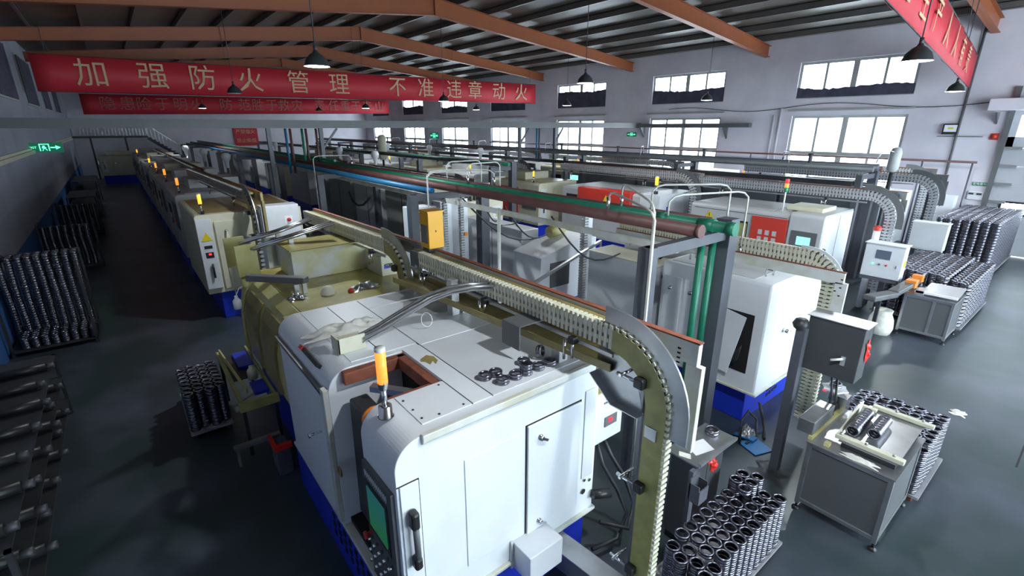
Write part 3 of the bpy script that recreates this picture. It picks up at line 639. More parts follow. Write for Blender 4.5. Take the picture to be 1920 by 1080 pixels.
crumpled('swarf_pile', 2.25, 5.9, 2.012, .34, .22, .07, 'steel', 'crumpled silvery swarf on the yellow machine top', 'swarf')
crumpled('swarf_pile', 1.42, 6.0, 2.012, .2, .2, .06, 'chrome', 'silvery metal scraps beside the bent arm foot on the yellow machine', 'swarf')
ar = T('loader_arm', 'grey bent steel arm standing on the front corner of the yellow machine', 'arm', (1.45, 6.2, 2.01))
P('upright', MB().box(1.44, 1.5, 6.14, 6.2, 2.01, 2.14), M['steel'], ar); P('upright', MB().box(1.54, 1.59, 6.14, 6.2, 2.01, 2.14), M['steel'], ar)
P('beam', MB().bar((1.6, 6.17, 2.17), (1.06, 6.82, 2.15), .11, .08), M['dgrey'], ar, .01); P('nozzle', MB().lathe((1.03, 6.86, 2.14), [(.05,0),(.06,-.05),(.045,-.12),(.001,-.12)], 12), M['olive'], ar)
bt = T('spray_bottle', 'small white plastic bottle hanging by a cord from the arm over the aisle', 'bottle', (.9, 6.95, 1.8))
P('bottle_body', MB().lathe((.9, 6.95, 1.72), [(.001,0),(.05,0),(.052,.11),(.02,.15),(.02,.18),(.001,.18)], 14), M['paper'], bt); P('cord', MB().tube([(.9,6.95,1.9),(.95,6.93,2.0),(1.02,6.87,2.04)], .006, 6), M['paper'], bt)
# two bright chutes feeding the yellow machine and the box plates
for i, (p0, p1, p2, pl, lb) in enumerate([((1.2,8.05,2.36),(1.75,8.0,2.48),(2.25,7.95,2.62),(1.05,8.05),'farther bright rail chute with square guard plate over yellow machine'), ((1.25,7.35,2.40),(1.75,7.28,2.52),(2.35,7.2,2.66),(1.08,7.4),'nearer bright rail chute with square guard plate over yellow machine')]):
    c_ = T('feed_chute', lb, 'chute', p0)
    for s_ in (-.05, .05): P('rail', MB().tube([(p[0], p[1]+s_, p[2]) for p in (p0, p1, p2)], .026, 8), M['chrome'], c_)
    P('chute_floor', MB().bar(p0, p1, .13, .012).bar(p1, p2, .13, .012), M['steel'], c_)
    P('guard_plate', MB().obox((pl[0]+.09, pl[1]-.05, 2.25), (.14,.02,0), (0,.01,0), (0,0,.22)), M['olive'], c_, .004)
    P('support', MB().box(p1[0]-.03, p1[0]+.03, p1[1]-.03, p1[1]+.03, 2.43 if i else 1.2, p1[2]), M['alu'], c_)
# loading shelf in front of the yellow machine
ls = T('loading_table', 'low yellow framed roller table with blue trays beside the yellow machine front', 'table', (.9, 6.9, 0))
P('frame', MB().box(.62, .66, 6.1, 7.9, .72, .80).box(1.0, 1.03, 6.1, 7.9, .72, .80).box(.6, 1.05, 6.06, 6.12, .68, .80), M['cover'], ls, .006)
for x, y in ((.63,6.15),(.63,7.8),(1.0,6.15),(1.0,7.8)): P('leg', MB().box(x, x+.04, y, y+.04, 0, .72), M['dark'], ls)
P('tray', MB().box(.68, .98, 6.9, 7.8, .72, .735), M['dark'], ls); P('blue_tray', MB().box(.80, .99, 7.2, 7.75, .735, .78), M['blue'], ls, .006); P('blue_tray', MB().box(.82, .99, 6.3, 6.65, .735, .78), M['blue'], ls, .006)
P('guide_rail', MB().bar((.66, 7.8, .84), (.74, 6.3, .84), .02, .06), M['olive'], ls)
one('plastic_bottle', MB().lathe((.9, 6.82, .735), [(.001,0),(.06,0),(.062,.12),(.045,.15),(.03,.16),(.03,.19),(.001,.19)], 12), M['chain'], 'cream plastic jug standing on the low roller table', 'bottle')
tb = T('parts_crate', 'small grey crate with red rim on the floor below the yellow machine', 'crate', (.9, 5.7, 0)); P('crate_body', MB().box(.82, .98, 5.5, 5.8, 0, .36), M['post'], tb, .01); P('red_rim', MB().box(.80, 1.0, 5.48, 5.54, .36, .42).box(.80, .84, 5.54, 5.82, .36, .42), M['redbag'], tb)
one('step_bench', MB().box(.45, .98, 5.98, 6.06, .24, .28).box(.47, .5, 5.99, 6.05, 0, .24).box(.93, .96, 5.99, 6.05, 0, .24), M['steel'], 'low narrow metal step beside the yellow table on the floor', 'step')

# --- other machines of the row beside the aisle
m3 = T('machine_tool', 'cream machine tool with warning triangle behind the two bright chutes', 'machine', (2.1, 12.8, 0))
P('base', MB().box(1.25, 3.0, 11.7, 14.3, 0, .62), M['blue'], m3, .01)
P('body', MB().prism(rprof(1.02, 3.1, .62, 2.3, .06), 'y', 11.6, 14.4), M['cream'], m3, .01)
P('top_tray', MB().box(1.15, 3.0, 11.75, 14.3, 2.3, 2.31), M['oily'], m3)
fp = P('front_pillar', MB().box(1.02, 1.3, 11.52, 11.6, .75, 2.22), M['lgrey'], m3, .008)
tri = P('warning_sticker', triangle((1.17, 11.515, 1.86), .2, (0,-1,0), (1,0,0)), M['warn'], fp)
P('meter_window', MB().box(1.1, 1.24, 11.512, 11.52, 1.42, 1.54).box(1.1, 1.24, 11.512, 11.52, 1.62, 1.68), M['black'], fp); P('digital_readout', MB().box(1.15, 1.2, 11.508, 11.512, 1.48, 1.52), M['led'], fp)
P('pillar_handle', MB().tube([(1.18,11.47,1.3),(1.18,11.47,1.0)], .02, 8), M['black'], fp)
dr = P('end_door', MB().box(1.35, 2.1, 11.56, 11.6, .7, 2.15), M['cream'], m3, .008); P('door_lock', MB().lathe((1.55,11.55,1.95),[(.001,.03),(.03,.03),(.03,0)],10,(0,-1,0)), M['chrome'], dr)
P('hanging_hose', MB().tube([(1.55,11.5,1.95),(1.62,11.5,1.4),(1.72,11.5,.9),(1.75,11.5,.75)], .012, 6).tube([(1.55,11.5,1.95),(1.5,11.5,1.3),(1.5,11.5,.4)], .01, 6), M['cream'], dr)
sc_ = P('switch_cabinet', MB().box(2.2, 2.95, 11.2, 11.58, 1.75, 2.42), M['lgrey'], m3, .01); P('red_button', MB().lathe((2.72,11.19,2.1),[(.001,.03),(.04,.03),(.04,0)],12,(0,-1,0)), M['red'], sc_); P('button_plate', MB().box(2.64,2.8,11.195,11.2,2.02,2.18), M['paper'], sc_)
P('lower_cabinet', MB().box(2.45, 3.05, 11.25, 11.58, 1.05, 1.7), M['lgrey'], m3, .01); P('dark_panel', MB().box(2.6, 2.82, 11.24, 11.25, 1.15, 1.45), M['dgrey'], m3); P('warning_sticker', triangle((2.95,11.245,1.4), .17, (0,-1,0), (1,0,0)), M['warn'], m3)
signal_lamp(1.2, 11.75, 2.3, m3, 'lampy', .42, .035)
rows = []
def rowphrase(i, s): return '%s %s' % (ORD[i], s)
for i, y in enumerate((15.6, 19.4, 23.2, 27.0, 30.8, 34.6, 38.4, 42.2)):
    machine(1.05, y, 3.0, 2.0, 2.3, ['grey machine tool next behind the cream triangle one along the left aisle','%s'][0] if i == 0 else 'machine tool along the left aisle, %s one behind the cream triangle machine' % ORD[i], ['grey','grey','cream','grey','grey','cream','grey','grey'][i], None, ['lampo','lampo','lampo','lampy',None,None,'lampy',None][i], screen='scrd')
machine(-.9, 47.2, 2.2, 2.2, 2.0, 'dim cream machine with red door at the far end of the left aisle', 'cream', 'red', None)
# second row (white machine right of the pipe posts)
rb = T('lathe_machine', 'large white machine with a loose hanging side panel right of the dark post', 'machine', (7.0, 3.6, 0))
P('base', MB().box(6.3, 7.9, 2.62, 5.1, 0, .52)  , M['blue'], rb, .01)
vb = MB()
for i in range(4):
    for j in range(4): vb.box(7.0+i*.09, 7.06+i*.09, 2.612, 2.62, .14+j*.085+i*.01, .19+j*.085+i*.01)
P('vent_slots', vb, M['hole'], rb)
P('body', MB().prism([(6.18,2.46),(8.0,2.46),(8.0,5.4),(6.9,5.4),(6.9,4.08),(6.18,4.08)], 'z', .54, 2.1), M['white'], rb, .03)
P('lower_lip', MB().box(6.15, 8.02, 2.43, 4.08, .52, .55), M['grime'], rb, .006)
P('top_tray', MB().box(6.3, 7.8, 2.75, 4.0, 2.1, 2.106), M['grey'], rb)
for ya, yb in ((3.2, 3.68), (3.72, 4.02)):
    p_ = P('side_door', MB().box(6.16, 6.18, ya, yb, .75, 1.9), M['white'], rb, .006); P('door_lock', MB().lathe((6.16, yb-.12, 1.72), [(.001,.03),(.028,.03),(.03,0)], 12, (-1,0,0)), M['chrome'], p_)
op = P('open_hatch', MB().box(6.172, 6.18, 2.62, 3.1, .8, 1.65), M['hole'], rb); P('loose_panel', MB().obox((6.13, 2.95, 1.2), (.006,0,0), (0,.17,.03), (.02,-.07,.43)), M['white'], op)
cb = MB()
for i in range(7): cb.tube([(6.15, 2.72+i*.02, 1.2-i*.03), (6.14, 2.74+i*.015, 1.0), (6.15, 2.8, .85)], .006, 5)
P('loose_wires', cb, M['hose'], op)
P('knob', MB().cyl((6.75,2.40,1.35),(6.75,2.46,1.35),.03,10).cyl((6.72,2.38,1.35),(6.8,2.38,1.35),.008,6), M['chrome'], rb)
cab = T('electric_cabinet', 'plain grey-white free-standing cabinet left of the large white machine', 'cabinet', (6.35, 5.9, 0))
P('body', MB().box(6.2, 6.82, 4.2, 5.6, .1, 1.95), M['lgrey'], cab, .012); P('plinth', MB().box(6.23, 6.79, 4.25, 5.55, 0, .1), M['dark'], cab); P('top', MB().box(6.19, 6.83, 4.19, 5.61, 1.95, 1.965), M['cream'], cab)
P('keyhole', MB().box(6.36,6.39,4.19,4.2,1.75,1.8), M['dark'], cab)
one('black_cable', MB().tube([(7.0,4.3,2.55),(6.8,4.35,2.2),(6.7,4.4,2.04),(6.62,4.45,1.97)], .02, 8), M['hose'], 'thick black cable drooping onto the free-standing cabinet top', 'cable')
gc = T('electric_cabinet', 'cream two-door cabinet with red warning label beyond the blue-edged post', 'cabinet', (7.0, 8.9, 0))
P('body', MB().box(6.66, 7.15, 8.0, 10.3, .1, 1.85), M['lgrey'], gc, .012); P('plinth', MB().box(6.7, 7.1, 8.05, 10.2, 0, .1), M['dark'], gc)
P('door_gap', MB().box(6.655, 6.66, 9.1, 9.115, .15, 1.8), M['hole'], gc); P('hinge', MB().box(6.63,6.66,8.06,8.1,1.35,1.42), M['black'], gc); P('hinge', MB().box(6.63,6.66,8.06,8.1,.8,.87), M['black'], gc)
lbp = P('warning_label', MB().box(6.652, 6.66, 9.4, 9.6, .95, 1.2), M['paper'], gc); P('label_red', MB().box(6.648,6.652,9.4,9.6,1.13,1.2), M['red'], lbp); P('label_black', MB().box(6.648,6.652,9.42,9.58,.95,1.0), M['black'], lbp)
wb = T('machine_tool', 'low white machine with slanted top and dark window beside the cream cabinet', 'machine', (7.6, 7.4, 0))
P('base', MB().box(6.35, 7.8, 7.0, 7.75, 0, .5), M['blue'], wb); P('body', MB().prism([(6.25,.5),(7.85,.5),(7.85,1.75),(7.4,1.8),(6.25,1.52)], 'y', 6.9, 7.8), M['white'], wb, .01); P('dark_window', MB().box(6.5, 7.05, 6.89, 6.9, .85, 1.38), M['dgrey'], wb)
P('motor', MB().cyl((7.0,7.5,1.86),(7.4,7.5,1.9),.12,14), M['olive'], wb)
for i, (y, bd_) in enumerate(((11.2,'cream'),(15.2,'grey'),(19.2,'white'),(23.2,'grey'),(27.2,'cream'),(31.2,'grey'),(35.2,'grey'),(39.5,'cream'))):
    machine(6.7, y, 3.0, 1.9, 2.05, 'machine tool beyond the cream two-door cabinet, %s one back in that row' % ORD[i], bd_, None, ['lampy',None][i%2], mirror=True, screen='scrd')
# big dark cabinets under the first pipe rack
for i, (ya, yb, m_, lb) in enumerate(((9.9,10.6,'lgrey','narrow steel-edged cabinet face beside the blue pipe frame'),(10.9,12.9,'dgrey','tall dark grey cabinet with long panels behind the near conveyor'),(13.2,15.2,'grey','tall blue-grey cabinet with a drooping black hose in front'),(15.5,17.6,'dgrey','tall dark cabinet farthest back below the first pipe rack'))):
    t = T('filter_cabinet', lb, 'cabinet', (6.1, (ya+yb)/2, 0)); P('body', MB().box(5.75, 6.45, ya, yb, .08, 2.35), (mat('worn_grey_cabinet', (.26,.27,.26), .4, .2, noise=.4, ncol=(.33,.32,.26), scale=2) if m_ == 'dgrey' else M[m_]), t, .01); P('plinth', MB().box(5.8, 6.4, ya+.05, yb-.05, 0, .08), M['dark'], t)
    P('panel_seam', MB().box(5.744, 5.75, (ya+yb)/2-.01, (ya+yb)/2+.01, .1, 2.3), M['hole'], t)
one('black_hose', MB().tube([(5.5, 15.0, 2.1),(5.45,14.6,1.85),(5.45,14.2,1.78),(5.45,13.8,1.85),(5.5,13.4,2.1)], .03, 8), M['hose'], 'black hose drooping in front of the blue-grey tall cabinet', 'hose')
# third row with the red doors
m = T('machine_tool', 'pale grey machine with red six-window door and lit screen', 'machine', (12.95, 5.6, 0))
P('base', MB().box(12.2, 13.7, 4.1, 7.2, 0, .55), M['blue'], m, .01)
P('body', MB().prism(rprof(12.1, 13.85, .55, 2.12, .1), 'y', 4.0, 4.72).prism(rprof(12.14, 13.85, .55, 2.08, .1), 'y', 4.72, 7.3), M['grey'], m, .008)
P('end_panel', MB().box(12.14, 13.83, 3.985, 4.0, .58, 2.08), M['white'], m, .004); P('end_seam', MB().box(13.0, 13.012, 3.98, 3.985, .6, 2.05), M['dgrey'], m)
P('grab_handle', MB().tube([(12.3,3.985,1.15),(12.3,3.94,1.15),(12.3,3.94,1.35),(12.3,3.985,1.35)], .015, 8), M['black'], m)
d = P('sliding_door', MB().box(12.1, 12.14, 4.76, 5.6, .7, 1.93), M['red'], m, .008, label='bright red sliding door')
for i in range(3):
    for j in range(2): P('door_window', MB().box(12.094, 12.1, 4.97+i*.17, 5.07+i*.17, 1.5-j*.17, 1.62-j*.17), M['grey'], d, .01)
P('door_opening', MB().box(12.13, 12.14, 5.7, 6.35, .8, 1.75), M['hole'], m); P('yellowed_liner', MB().box(12.12, 12.13, 5.72, 5.95, .85, 1.7), M['cover'], m)
P('body_seam', MB().box(12.134, 12.14, 4.8, 7.2, 1.95, 1.96).box(12.134, 12.14, 6.4, 7.2, 1.6, 1.607), M['hole'], m)
tri = P('warning_sticker', triangle((12.13, 6.75, 1.8), .24, (-1,0,0), (0,-1,0)), M['warn'], m); P('bolt_symbol', bolt_mark((12.13, 6.75, 1.8), .24, (-1,0,0), (0,-1,0)), M['black'], tri)
c = P('control_panel', MB().box(12.08, 12.1, 4.08, 4.64, .8, 1.72), M['dgrey'], m, .006); P('screen', MB().box(12.074, 12.08, 4.2, 4.5, 1.4, 1.6), M['scr'], c); P('keypad', MB().box(12.074, 12.08, 4.2, 4.5, 1.0, 1.25), M['black'], c)
P('top_cover', MB().box(12.5, 13.3, 4.2, 5.0, 2.12, 2.22), M['cream'], m, .01); P('top_tray', MB().box(12.3, 13.7, 5.2, 7.2, 2.08, 2.1), M['grey'], m)
t3 = T('signal_tower', 'red, amber and green signal tower on white pole above the red-door machine', 'signal light', (12.3, 5.0, 2.1))
P('pole', MB().cyl((12.3,5.0,2.1),(12.3,5.0,2.55),.018,8), M['paper'], t3)
for i, m_ in enumerate(('lampg','lampo','lampr')): P('lens', MB().lathe((12.3,5.0,2.55+i*.1), [(.001,0),(.045,0),(.045,.095),(.001,.095)], 14), M[m_], t3)
rd = T('machine_tool', 'grey machine with wide bright red hood and white slots', 'machine', (12.9, 9.9, 0))
P('base', MB().box(12.1, 13.9, 8.4, 12.0, 0, .5), M['blue'], rd); P('body', MB().prism(rprof(12.0, 14.0, .5, 2.1, .08), 'y', 8.3, 12.2), M['grey'], rd, .01)
hd = P('red_hood', MB().box(11.9, 12.4, 9.2, 11.4, 1.35, 2.13), M['red'], rd, .03, label='bright red hood'); sl = MB()
for i in range(8):
    if i in (3,): continue
    sl.box(11.892, 11.9, 9.35+i*.25, 9.49+i*.25, 1.5, 1.66)
P('white_slots', sl, M['paper'], hd); P('warning_sticker', triangle((11.893, 10.15, 1.85), .26, (-1,0,0), (0,-1,0)), M['warn'], hd)
P('panel_slot', MB().box(11.99, 12.0, 11.5, 12.0, 1.75, 1.85), M['hole'], rd)
bc = P('control_box', MB().box(11.95, 13.7, 8.2, 8.9, 1.0, 2.16), M['lgrey'], rd, .02); P('blue_grip', MB().box(12.3, 12.36, 8.18, 8.2, 1.3, 1.8), M['blue'], bc)
signal_lamp(12.15, 8.5, 2.16, rd, 'lampy', .5, .05)
P('red_lower_door', MB().box(11.88, 12.0, 8.3, 9.0, .5, 1.1), M['red'], rd, .01)
cm = machine(11.6, 13.0, 3.0, 1.9, 2.1, 'cream yellow machine with lit yellow lamp left of the red-hood machine', 'cream', 'red', 'lampy')
for i, (y, bd_) in enumerate(((17.4,'grey'),(21.4,'cream'),(25.4,'grey'),(29.4,'white'),(33.4,'grey'),(37.4,'cream'))):
    machine(11.8, y, 3.0, 1.9, 2.1, 'machine tool behind the cream yellow red-door machine, %s one back' % ORD[i], bd_, 'red' if i % 2 else None, ['lampy',None][i%2], screen='scrd')
# fourth row
for i, (y, bd_) in enumerate(((4.1,'white'),(8.2,'white'),(12.3,'grey'),(16.4,'cream'),(20.5,'grey'),(24.6,'white'),(28.7,'grey'),(32.8,'cream'),(36.9,'grey'))):
    machine(17.4, y, 3.0, 1.8, 2.15, 'tall white machine standing behind the plain grey control box near the right wall' if i == 0 else 'machine tool in the row nearest the window wall, %s one back' % ORD[i], bd_, 'red' if i in (2,5) else None, [None,'lampo'][i%2], mirror=(i > 0 and i % 2 == 0))
# long grey enclosure behind the third row
for i, (ya, yb) in enumerate(((4.0,6.6),(6.7,9.2),(9.3,12.0),(12.1,15.0))):
    t = T('guard_enclosure', ['long plain blue-grey panel enclosure, section right behind the signal tower','blue-grey panel enclosure section left of the signal tower','blue-grey panel enclosure section behind the red-hood machine','farthest section of the blue-grey panel enclosure'][i], 'enclosure', (16.1, (ya+yb)/2, 0))
    P('panel', MB().box(15.85, 16.4, ya, yb, 0, 2.4), M['dgrey'] if i == 9 else mat('blue_grey_sheet', (.20,.215,.24), .4, .2, noise=.2, scale=2), t, .01); P('cap_strip', MB().box(15.83, 16.42, ya, yb, 2.4, 2.47), M['alu'], t)

# ------------------------------------------------------------------ chain conveyors
def conveyor(label, x, yn, yf, zt, lean=-.0815, zbot=.25, w=.17, Rr=.42, cover=True, rail='right', m_chain='chain', m_cover='cover', pitch=.05, drop=.8, y_chain_end=None, clamps=3, post=True, guard='steel', mrail='grime', cable=False, gw=.13):
    L = yf-yn; ny = math.sqrt(1-lean*lean); O = Vector((x, yn, 0)); A = Vector((lean, ny, 0)); Sd = Vector((ny, -lean, 0)); Z = Vector((0,0,1))
    t = T('chain_conveyor', label, 'conveyor', (x, yn, 0))
    f = lambda s, a, z: O+A*s+Sd*a+Z*z
    zc = zt-w/2
    def path(q):     # q = length travelled from the floor end; returns (s, z, tangent, outward)
        v = zc-Rr-zbot
        if q < v: return 0, zbot+q, (0,1), (-1,0)
        q -= v; al = pi/2*Rr
        if q < al:
            a = q/Rr; return Rr-Rr*math.cos(a), zc-Rr+Rr*math.sin(a), (math.sin(a), math.cos(a)), (-math.cos(a), math.sin(a))
        q -= al; return Rr+q, zc, (1,0), (0,1)
    v = zc-Rr-zbot; al = pi/2*Rr; tot = v+al+(L-Rr); ch = MB(); ed = ch; q = pitch/2
    cend = tot if y_chain_end is None else v+al+(y_chain_end-yn-Rr)
    while q < cend:
        s, z, tg, nn = path(q); tv = A*tg[0]+Z*tg[1]; nv = A*nn[0]+Z*nn[1]; c = O+A*s+Z*z
        if (not cover) or q > v+al*.98:
            ch.obox(c+Sd*-.06, tv*pitch*.3, nv*w*.47, Sd*.008)
            ch.obox(c+Sd*-.06+nv*w*.3+tv*pitch*.4, tv*pitch*.2, nv*w*.13, Sd*.006)
            ch.obox(c+Sd*-.06-nv*w*.12-tv*pitch*.4, tv*pitch*.2, nv*w*.1, Sd*.006)
        ed.obox(c+nv*(w*.5+.008)+Sd*-.036, tv*pitch*.27, nv*.014, Sd*.036)
        q += pitch
    P('chain', ch, M[m_chain], t)
    def strip(q0, q1, n0, n1, a0, a1, n=18):
        mb = MB(); vs = []
        for j in range(n+1):
            s, z, tg, nn = path(q0+(q1-q0)*j/n); nv = A*nn[0]+Z*nn[1]; c = O+A*s+Z*z
            vs += [c+nv*n0+Sd*a0, c+nv*n1+Sd*a0, c+nv*n1+Sd*a1, c+nv*n0+Sd*a1]
        fs = [(j*4+k, (j+1)*4+k, (j+1)*4+(k+1)%4, j*4+(k+1)%4) for j in range(n) for k in range(4)]+[(0,1,2,3), (n*4+3, n*4+2, n*4+1, n*4)]
        return mb.add(vs, fs)
    P('chain_bed', strip(0, tot, -w*.5, w*.46, -.045, .0, 40), M['dgrey'], t)
    if cover: P('guard_cover', strip(0, v+al, -w*.5, w*.49, -.075, -.068, 30), M[m_cover], t)
    P('outer_guard', strip(v-(.16 if gw > .1 else .05), v+al+.1, w*.5+.02, w*.5+.02+gw, -.045, -.03), M[guard], t)
    # channel and frame rail
    P('top_channel', MB().bar(f(Rr*.6, .05, zt-.02), f(L, .05, zt-.02), .09, .04), M['oily'], t)
    if rail == 'right':
        r = P('frame_rail', MB().bar(f(-.16, .13, zt-.05), f(L, .13, zt-.05), .05, .16).bar(f(-.14, .13, zt-.13), f(-.14, .13, zt-drop), .05, .12, up=tuple(A)), M[mrail], t, .004)
        P('rusty_rail_top', MB().bar(f(-.165, .13, zt+.035), f(L, .13, zt+.035), .052, .012), M['rust'], r)
        hl = MB()
        for j in range(4): hl.obox(f(-.02+j*.0, .1035, zt-.04-j*.035), A*.012, Sd*.002, Z*.006)
    else:
        r = P('frame_rail', MB().bar(f(-.16, -.13, zt-w-.05), f(L, -.13, zt-w-.05), .04, .14).bar(f(-.14, -.13, zt-w-.1), f(-.14, -.13, zt-w-drop), .04, .13, up=tuple(A)), M[mrail], t, .004)
        P('rusty_rail_top', MB().bar(f(-.165, -.13, zt-w+.024), f(L, -.13, zt-w+.024), .042, .01), M['rust'], r)
        hl = MB()
        for j in range(5): hl.obox(f(-.14+(j%2)*.05, -.1515, zt-w-.06-j*.05), A*.012, Sd*.002, Z*.007)
    P('bolt_hole', hl, M['hole'], r)
    if post: P('upright', MB().bar(f(.12, .06, 0), f(.12, .06, zt-Rr*.8), .1, .09, up=tuple(A)), M['post'], t, .004)
    P('under_rail', MB().bar(f(Rr, -.05, zt-w-.05), f(L, -.05, zt-w-.05), .02, .03), M['steel'], t)
    for j in range(clamps):
        q_ = v+al+(tot-v-al)*(.12+.76*j/max(1, clamps-1)); s, z, tg, nn = path(q_)
        c = f(s, -.09, z-w/2-.04)
        k = P('clamp', MB().obox(c, A*.03, Sd*.03, Z*.03), M['black'], t, .006)
        P('clamp_rod', MB().cyl(c-Z*.16, c+Z*.02, .012, 8).cyl(c+A*.09-Z*.2, c+A*.09-Z*.02, .012, 8).bar(c-Z*.1, c+A*.09-Z*.1, .015), M['chrome'], k)
    for zz in (zbot+.55, zbot+1.35, zc-Rr+.2):
        if cover:
            c = f(.06 if zz < zc-Rr else .13, -.1, zz); k = P('clamp', MB().obox(c, A*.04, Sd*.03, Z*.04), M['black'], t, .012)
            P('clamp_rod', MB().cyl(c, c+A*.2, .015, 8), M['chrome'], k); P('clamp_rod', MB().cyl(c+A*.14-Sd*.05+Z*.02, c+A*.14+Sd*.12+Z*.02, .013, 8), M['chrome'], k)
    return t, f
t, f = conveyor('nearest chain conveyor bending down by the yellowed guard at the near machine corner', 2.68, 1.66, 5.2, 2.6, lean=-.015, y_chain_end=5.0, zbot=.1, clamps=3)
P('sheet_bracket', MB().prism([(.1, 1.85), (.62, 2.3), (.62, 2.38), (.2, 2.38)], 'x', 0, .004), M['dgrey'], t) if False else None
bk = MB(); bk.add([f(s, -.02, z) for s, z in ((.14,2.0),(.38,2.0),(.6,2.18),(.58,2.4),(.25,2.42))]+[f(s, -.012, z) for s, z in ((.14,2.0),(.38,2.0),(.6,2.18),(.58,2.4),(.25,2.42))], [(0,1,2,3,4),(9,8,7,6,5)]+[(i,5+i,5+(i+1)%5,(i+1)%5) for i in range(5)])
bk.bar(f(.38,-.05,2.0), f(.6,-.05,2.18), .09, .008).bar(f(.14,-.05,2.0), f(.38,-.05,2.0), .09, .008)
P('sheet_bracket', bk, M['steel'], t)
P('bolt_plate', MB().obox(f(.02,-.08,1.93), Vector((0,.05,0)), Vector((.004,0,0)), Vector((0,0,.05))), M['steel'], t, .004)
conveyor('second chain conveyor bending down behind the orange-yellow box, over the yellow machine', 2.60, 5.38, 8.75, 2.62, lean=-.05, zbot=.5, pitch=.06, clamps=3, cover=True, m_cover='oily', mrail='steel')
conveyor('chain conveyor with white zigzag links over the large white machine right of the dark post', 6.56, 1.95, 5.2, 2.55, lean=-.0, zbot=.3, w=.19, Rr=.3, cover=False, rail='left', pitch=.05, drop=.95, clamps=3, post=False, guard='lgrey', gw=.035)
conveyor('grey chain conveyor curving down beside the white screen box', 13.3, 3.1, 10.5, 2.62, lean=0, zbot=.4, w=.2, Rr=.5, cover=False, rail='right', m_chain='alu', pitch=.07, drop=.4, clamps=3, guard='dgrey', mrail='steel')
conveyor('grey chain conveyor curving down behind the red-hood machine', 13.2, 7.9, 13.5, 2.7, lean=0, zbot=.4, w=.2, Rr=.55, cover=False, rail='right', m_chain='alu', pitch=.08, drop=.3, clamps=2, guard='dgrey', mrail='steel')
conveyor('chain conveyor curving down above the plain grey control box', 17.3, 3.2, 8.5, 2.75, lean=0, zbot=.4, w=.2, Rr=.5, cover=False, rail='right', m_chain='alu', pitch=.08, drop=.5, clamps=2, guard='dgrey', mrail='dgrey')
conveyor('farther chain conveyor curving down left of the wall cabinet', 19.6, 3.9, 9.5, 2.75, lean=0, zbot=.4, w=.2, Rr=.5, cover=False, rail='right', m_chain='alu', pitch=.08, drop=.5, clamps=2, guard='dgrey', mrail='dgrey')
conveyor('oily chain conveyor descending in front of the cream triangle machine', 2.05, 11.0, 19.0, 2.72, lean=-.03, zbot=.5, w=.18, Rr=.5, cover=True, m_cover='oily', m_chain='steel', mrail='oily', rail='right', pitch=.09, clamps=3)
for i, (x, y0, y1) in enumerate(((2.2, 19.8, 30), (2.2, 31, 42), (7.6, 11.5, 20), (7.6, 21, 31), (7.6, 32, 43), (12.9, 15, 23), (12.9, 24, 33), (12.9, 34, 42), (18.6, 12, 20), (18.6, 21, 30), (18.6, 31, 40))):
    conveyor(['chain conveyor over the left aisle machines, %s'%s for s in ('middle stretch','far stretch')][i] if i < 2 else 'chain conveyor over the %s row of machines, %s stretch' % (['second','third','window-side'][(i-2)//3], ['near','middle','far'][(i-2)%3]),
             x, y0, y1, 2.6, lean=0, zbot=.5, w=.18, Rr=.5, cover=False, m_chain='alu' if i % 2 else 'steel', rail='right', pitch=.12, clamps=2, mrail='dgrey', guard='dgrey')

# ------------------------------------------------------------------ boxes on posts, cabinets near the conveyors
ob = T('orange_box', 'bright orange-yellow box standing on the near conveyor', 'box', (2.75, 4.95, 2.62))
P('box_body', MB().box(2.65, 2.85, 4.85, 5.05, 2.66, 3.08), M['yellow'], ob, .006); P('box_lid', MB().box(2.64, 2.86, 4.84, 5.06, 3.08, 3.095), M['yellow'], ob)
P('grey_sticker', MB().box(2.645, 2.65, 4.88, 5.02, 2.72, 2.93), M['scrd'], ob); P('key_hole', MB().box(2.74, 2.75, 4.845, 4.85, 2.85, 2.875), M['black'], ob); P('foot', MB().box(2.66, 2.84, 4.88, 5.02, 2.62, 2.66), M['dark'], ob)
ob = T('orange_box', 'orange-yellow box on the white zigzag chain conveyor behind the green tee pipe', 'box', (6.62, 4.6, 2.2))
P('box_body', MB().box(6.52, 6.74, 4.3, 4.85, 2.56, 2.74), M['yellow'], ob, .006)
hb = T('heater_box', 'small white wall box with red digital display hung on rear corner of the nearest machine', 'control box', (3.25, 2.75, 1.2))
P('enclosure', MB().box(2.935, 3.36, 2.50, 2.78, 1.17, 1.72), M['lgrey'], hb, .01); P('box_lid', MB().box(2.93, 3.37, 2.49, 2.79, 1.72, 1.735), M['cover'], hb)
dp = P('display', MB().box(3.1, 3.27, 2.49, 2.50, 1.33, 1.43), M['dgrey'], hb); P('digits', MB().box(3.15,3.2,2.486,2.49,1.37,1.41), M['led'], dp)
lt = MB()
for i in range(9): lt.box(3.08+i*.022, 3.094+i*.022, 2.496, 2.5, 1.58, 1.6)
for i in range(6): lt.box(3.1+i*.022, 3.114+i*.022, 2.496, 2.5, 1.62, 1.635)
P('lettering', lt, M['dgrey'], hb)
one('cable_loop', MB().tube([(3.1,2.6,1.17),(3.12,2.5,.9),(3.25,2.4,.6),(3.3,2.3,.35),(3.1,2.25,.2),(2.8,2.3,.22)], .02, 8), M['hose'], 'grey cable looping down from the small white display box', 'cable')
one('cable_loop', MB().tube([(3.2,2.62,1.17),(3.24,2.5,.95),(3.35,2.4,.7),(3.4,2.3,.42),(3.2,2.2,.3),(2.95,2.35,.42)], .02, 8), M['hose'], 'second grey cable beside it curling back to the machine corner', 'cable')
dt = T('square_duct', 'galvanised square duct running toward the camera from the near machine base', 'duct', (2.6, 1.8, .3))
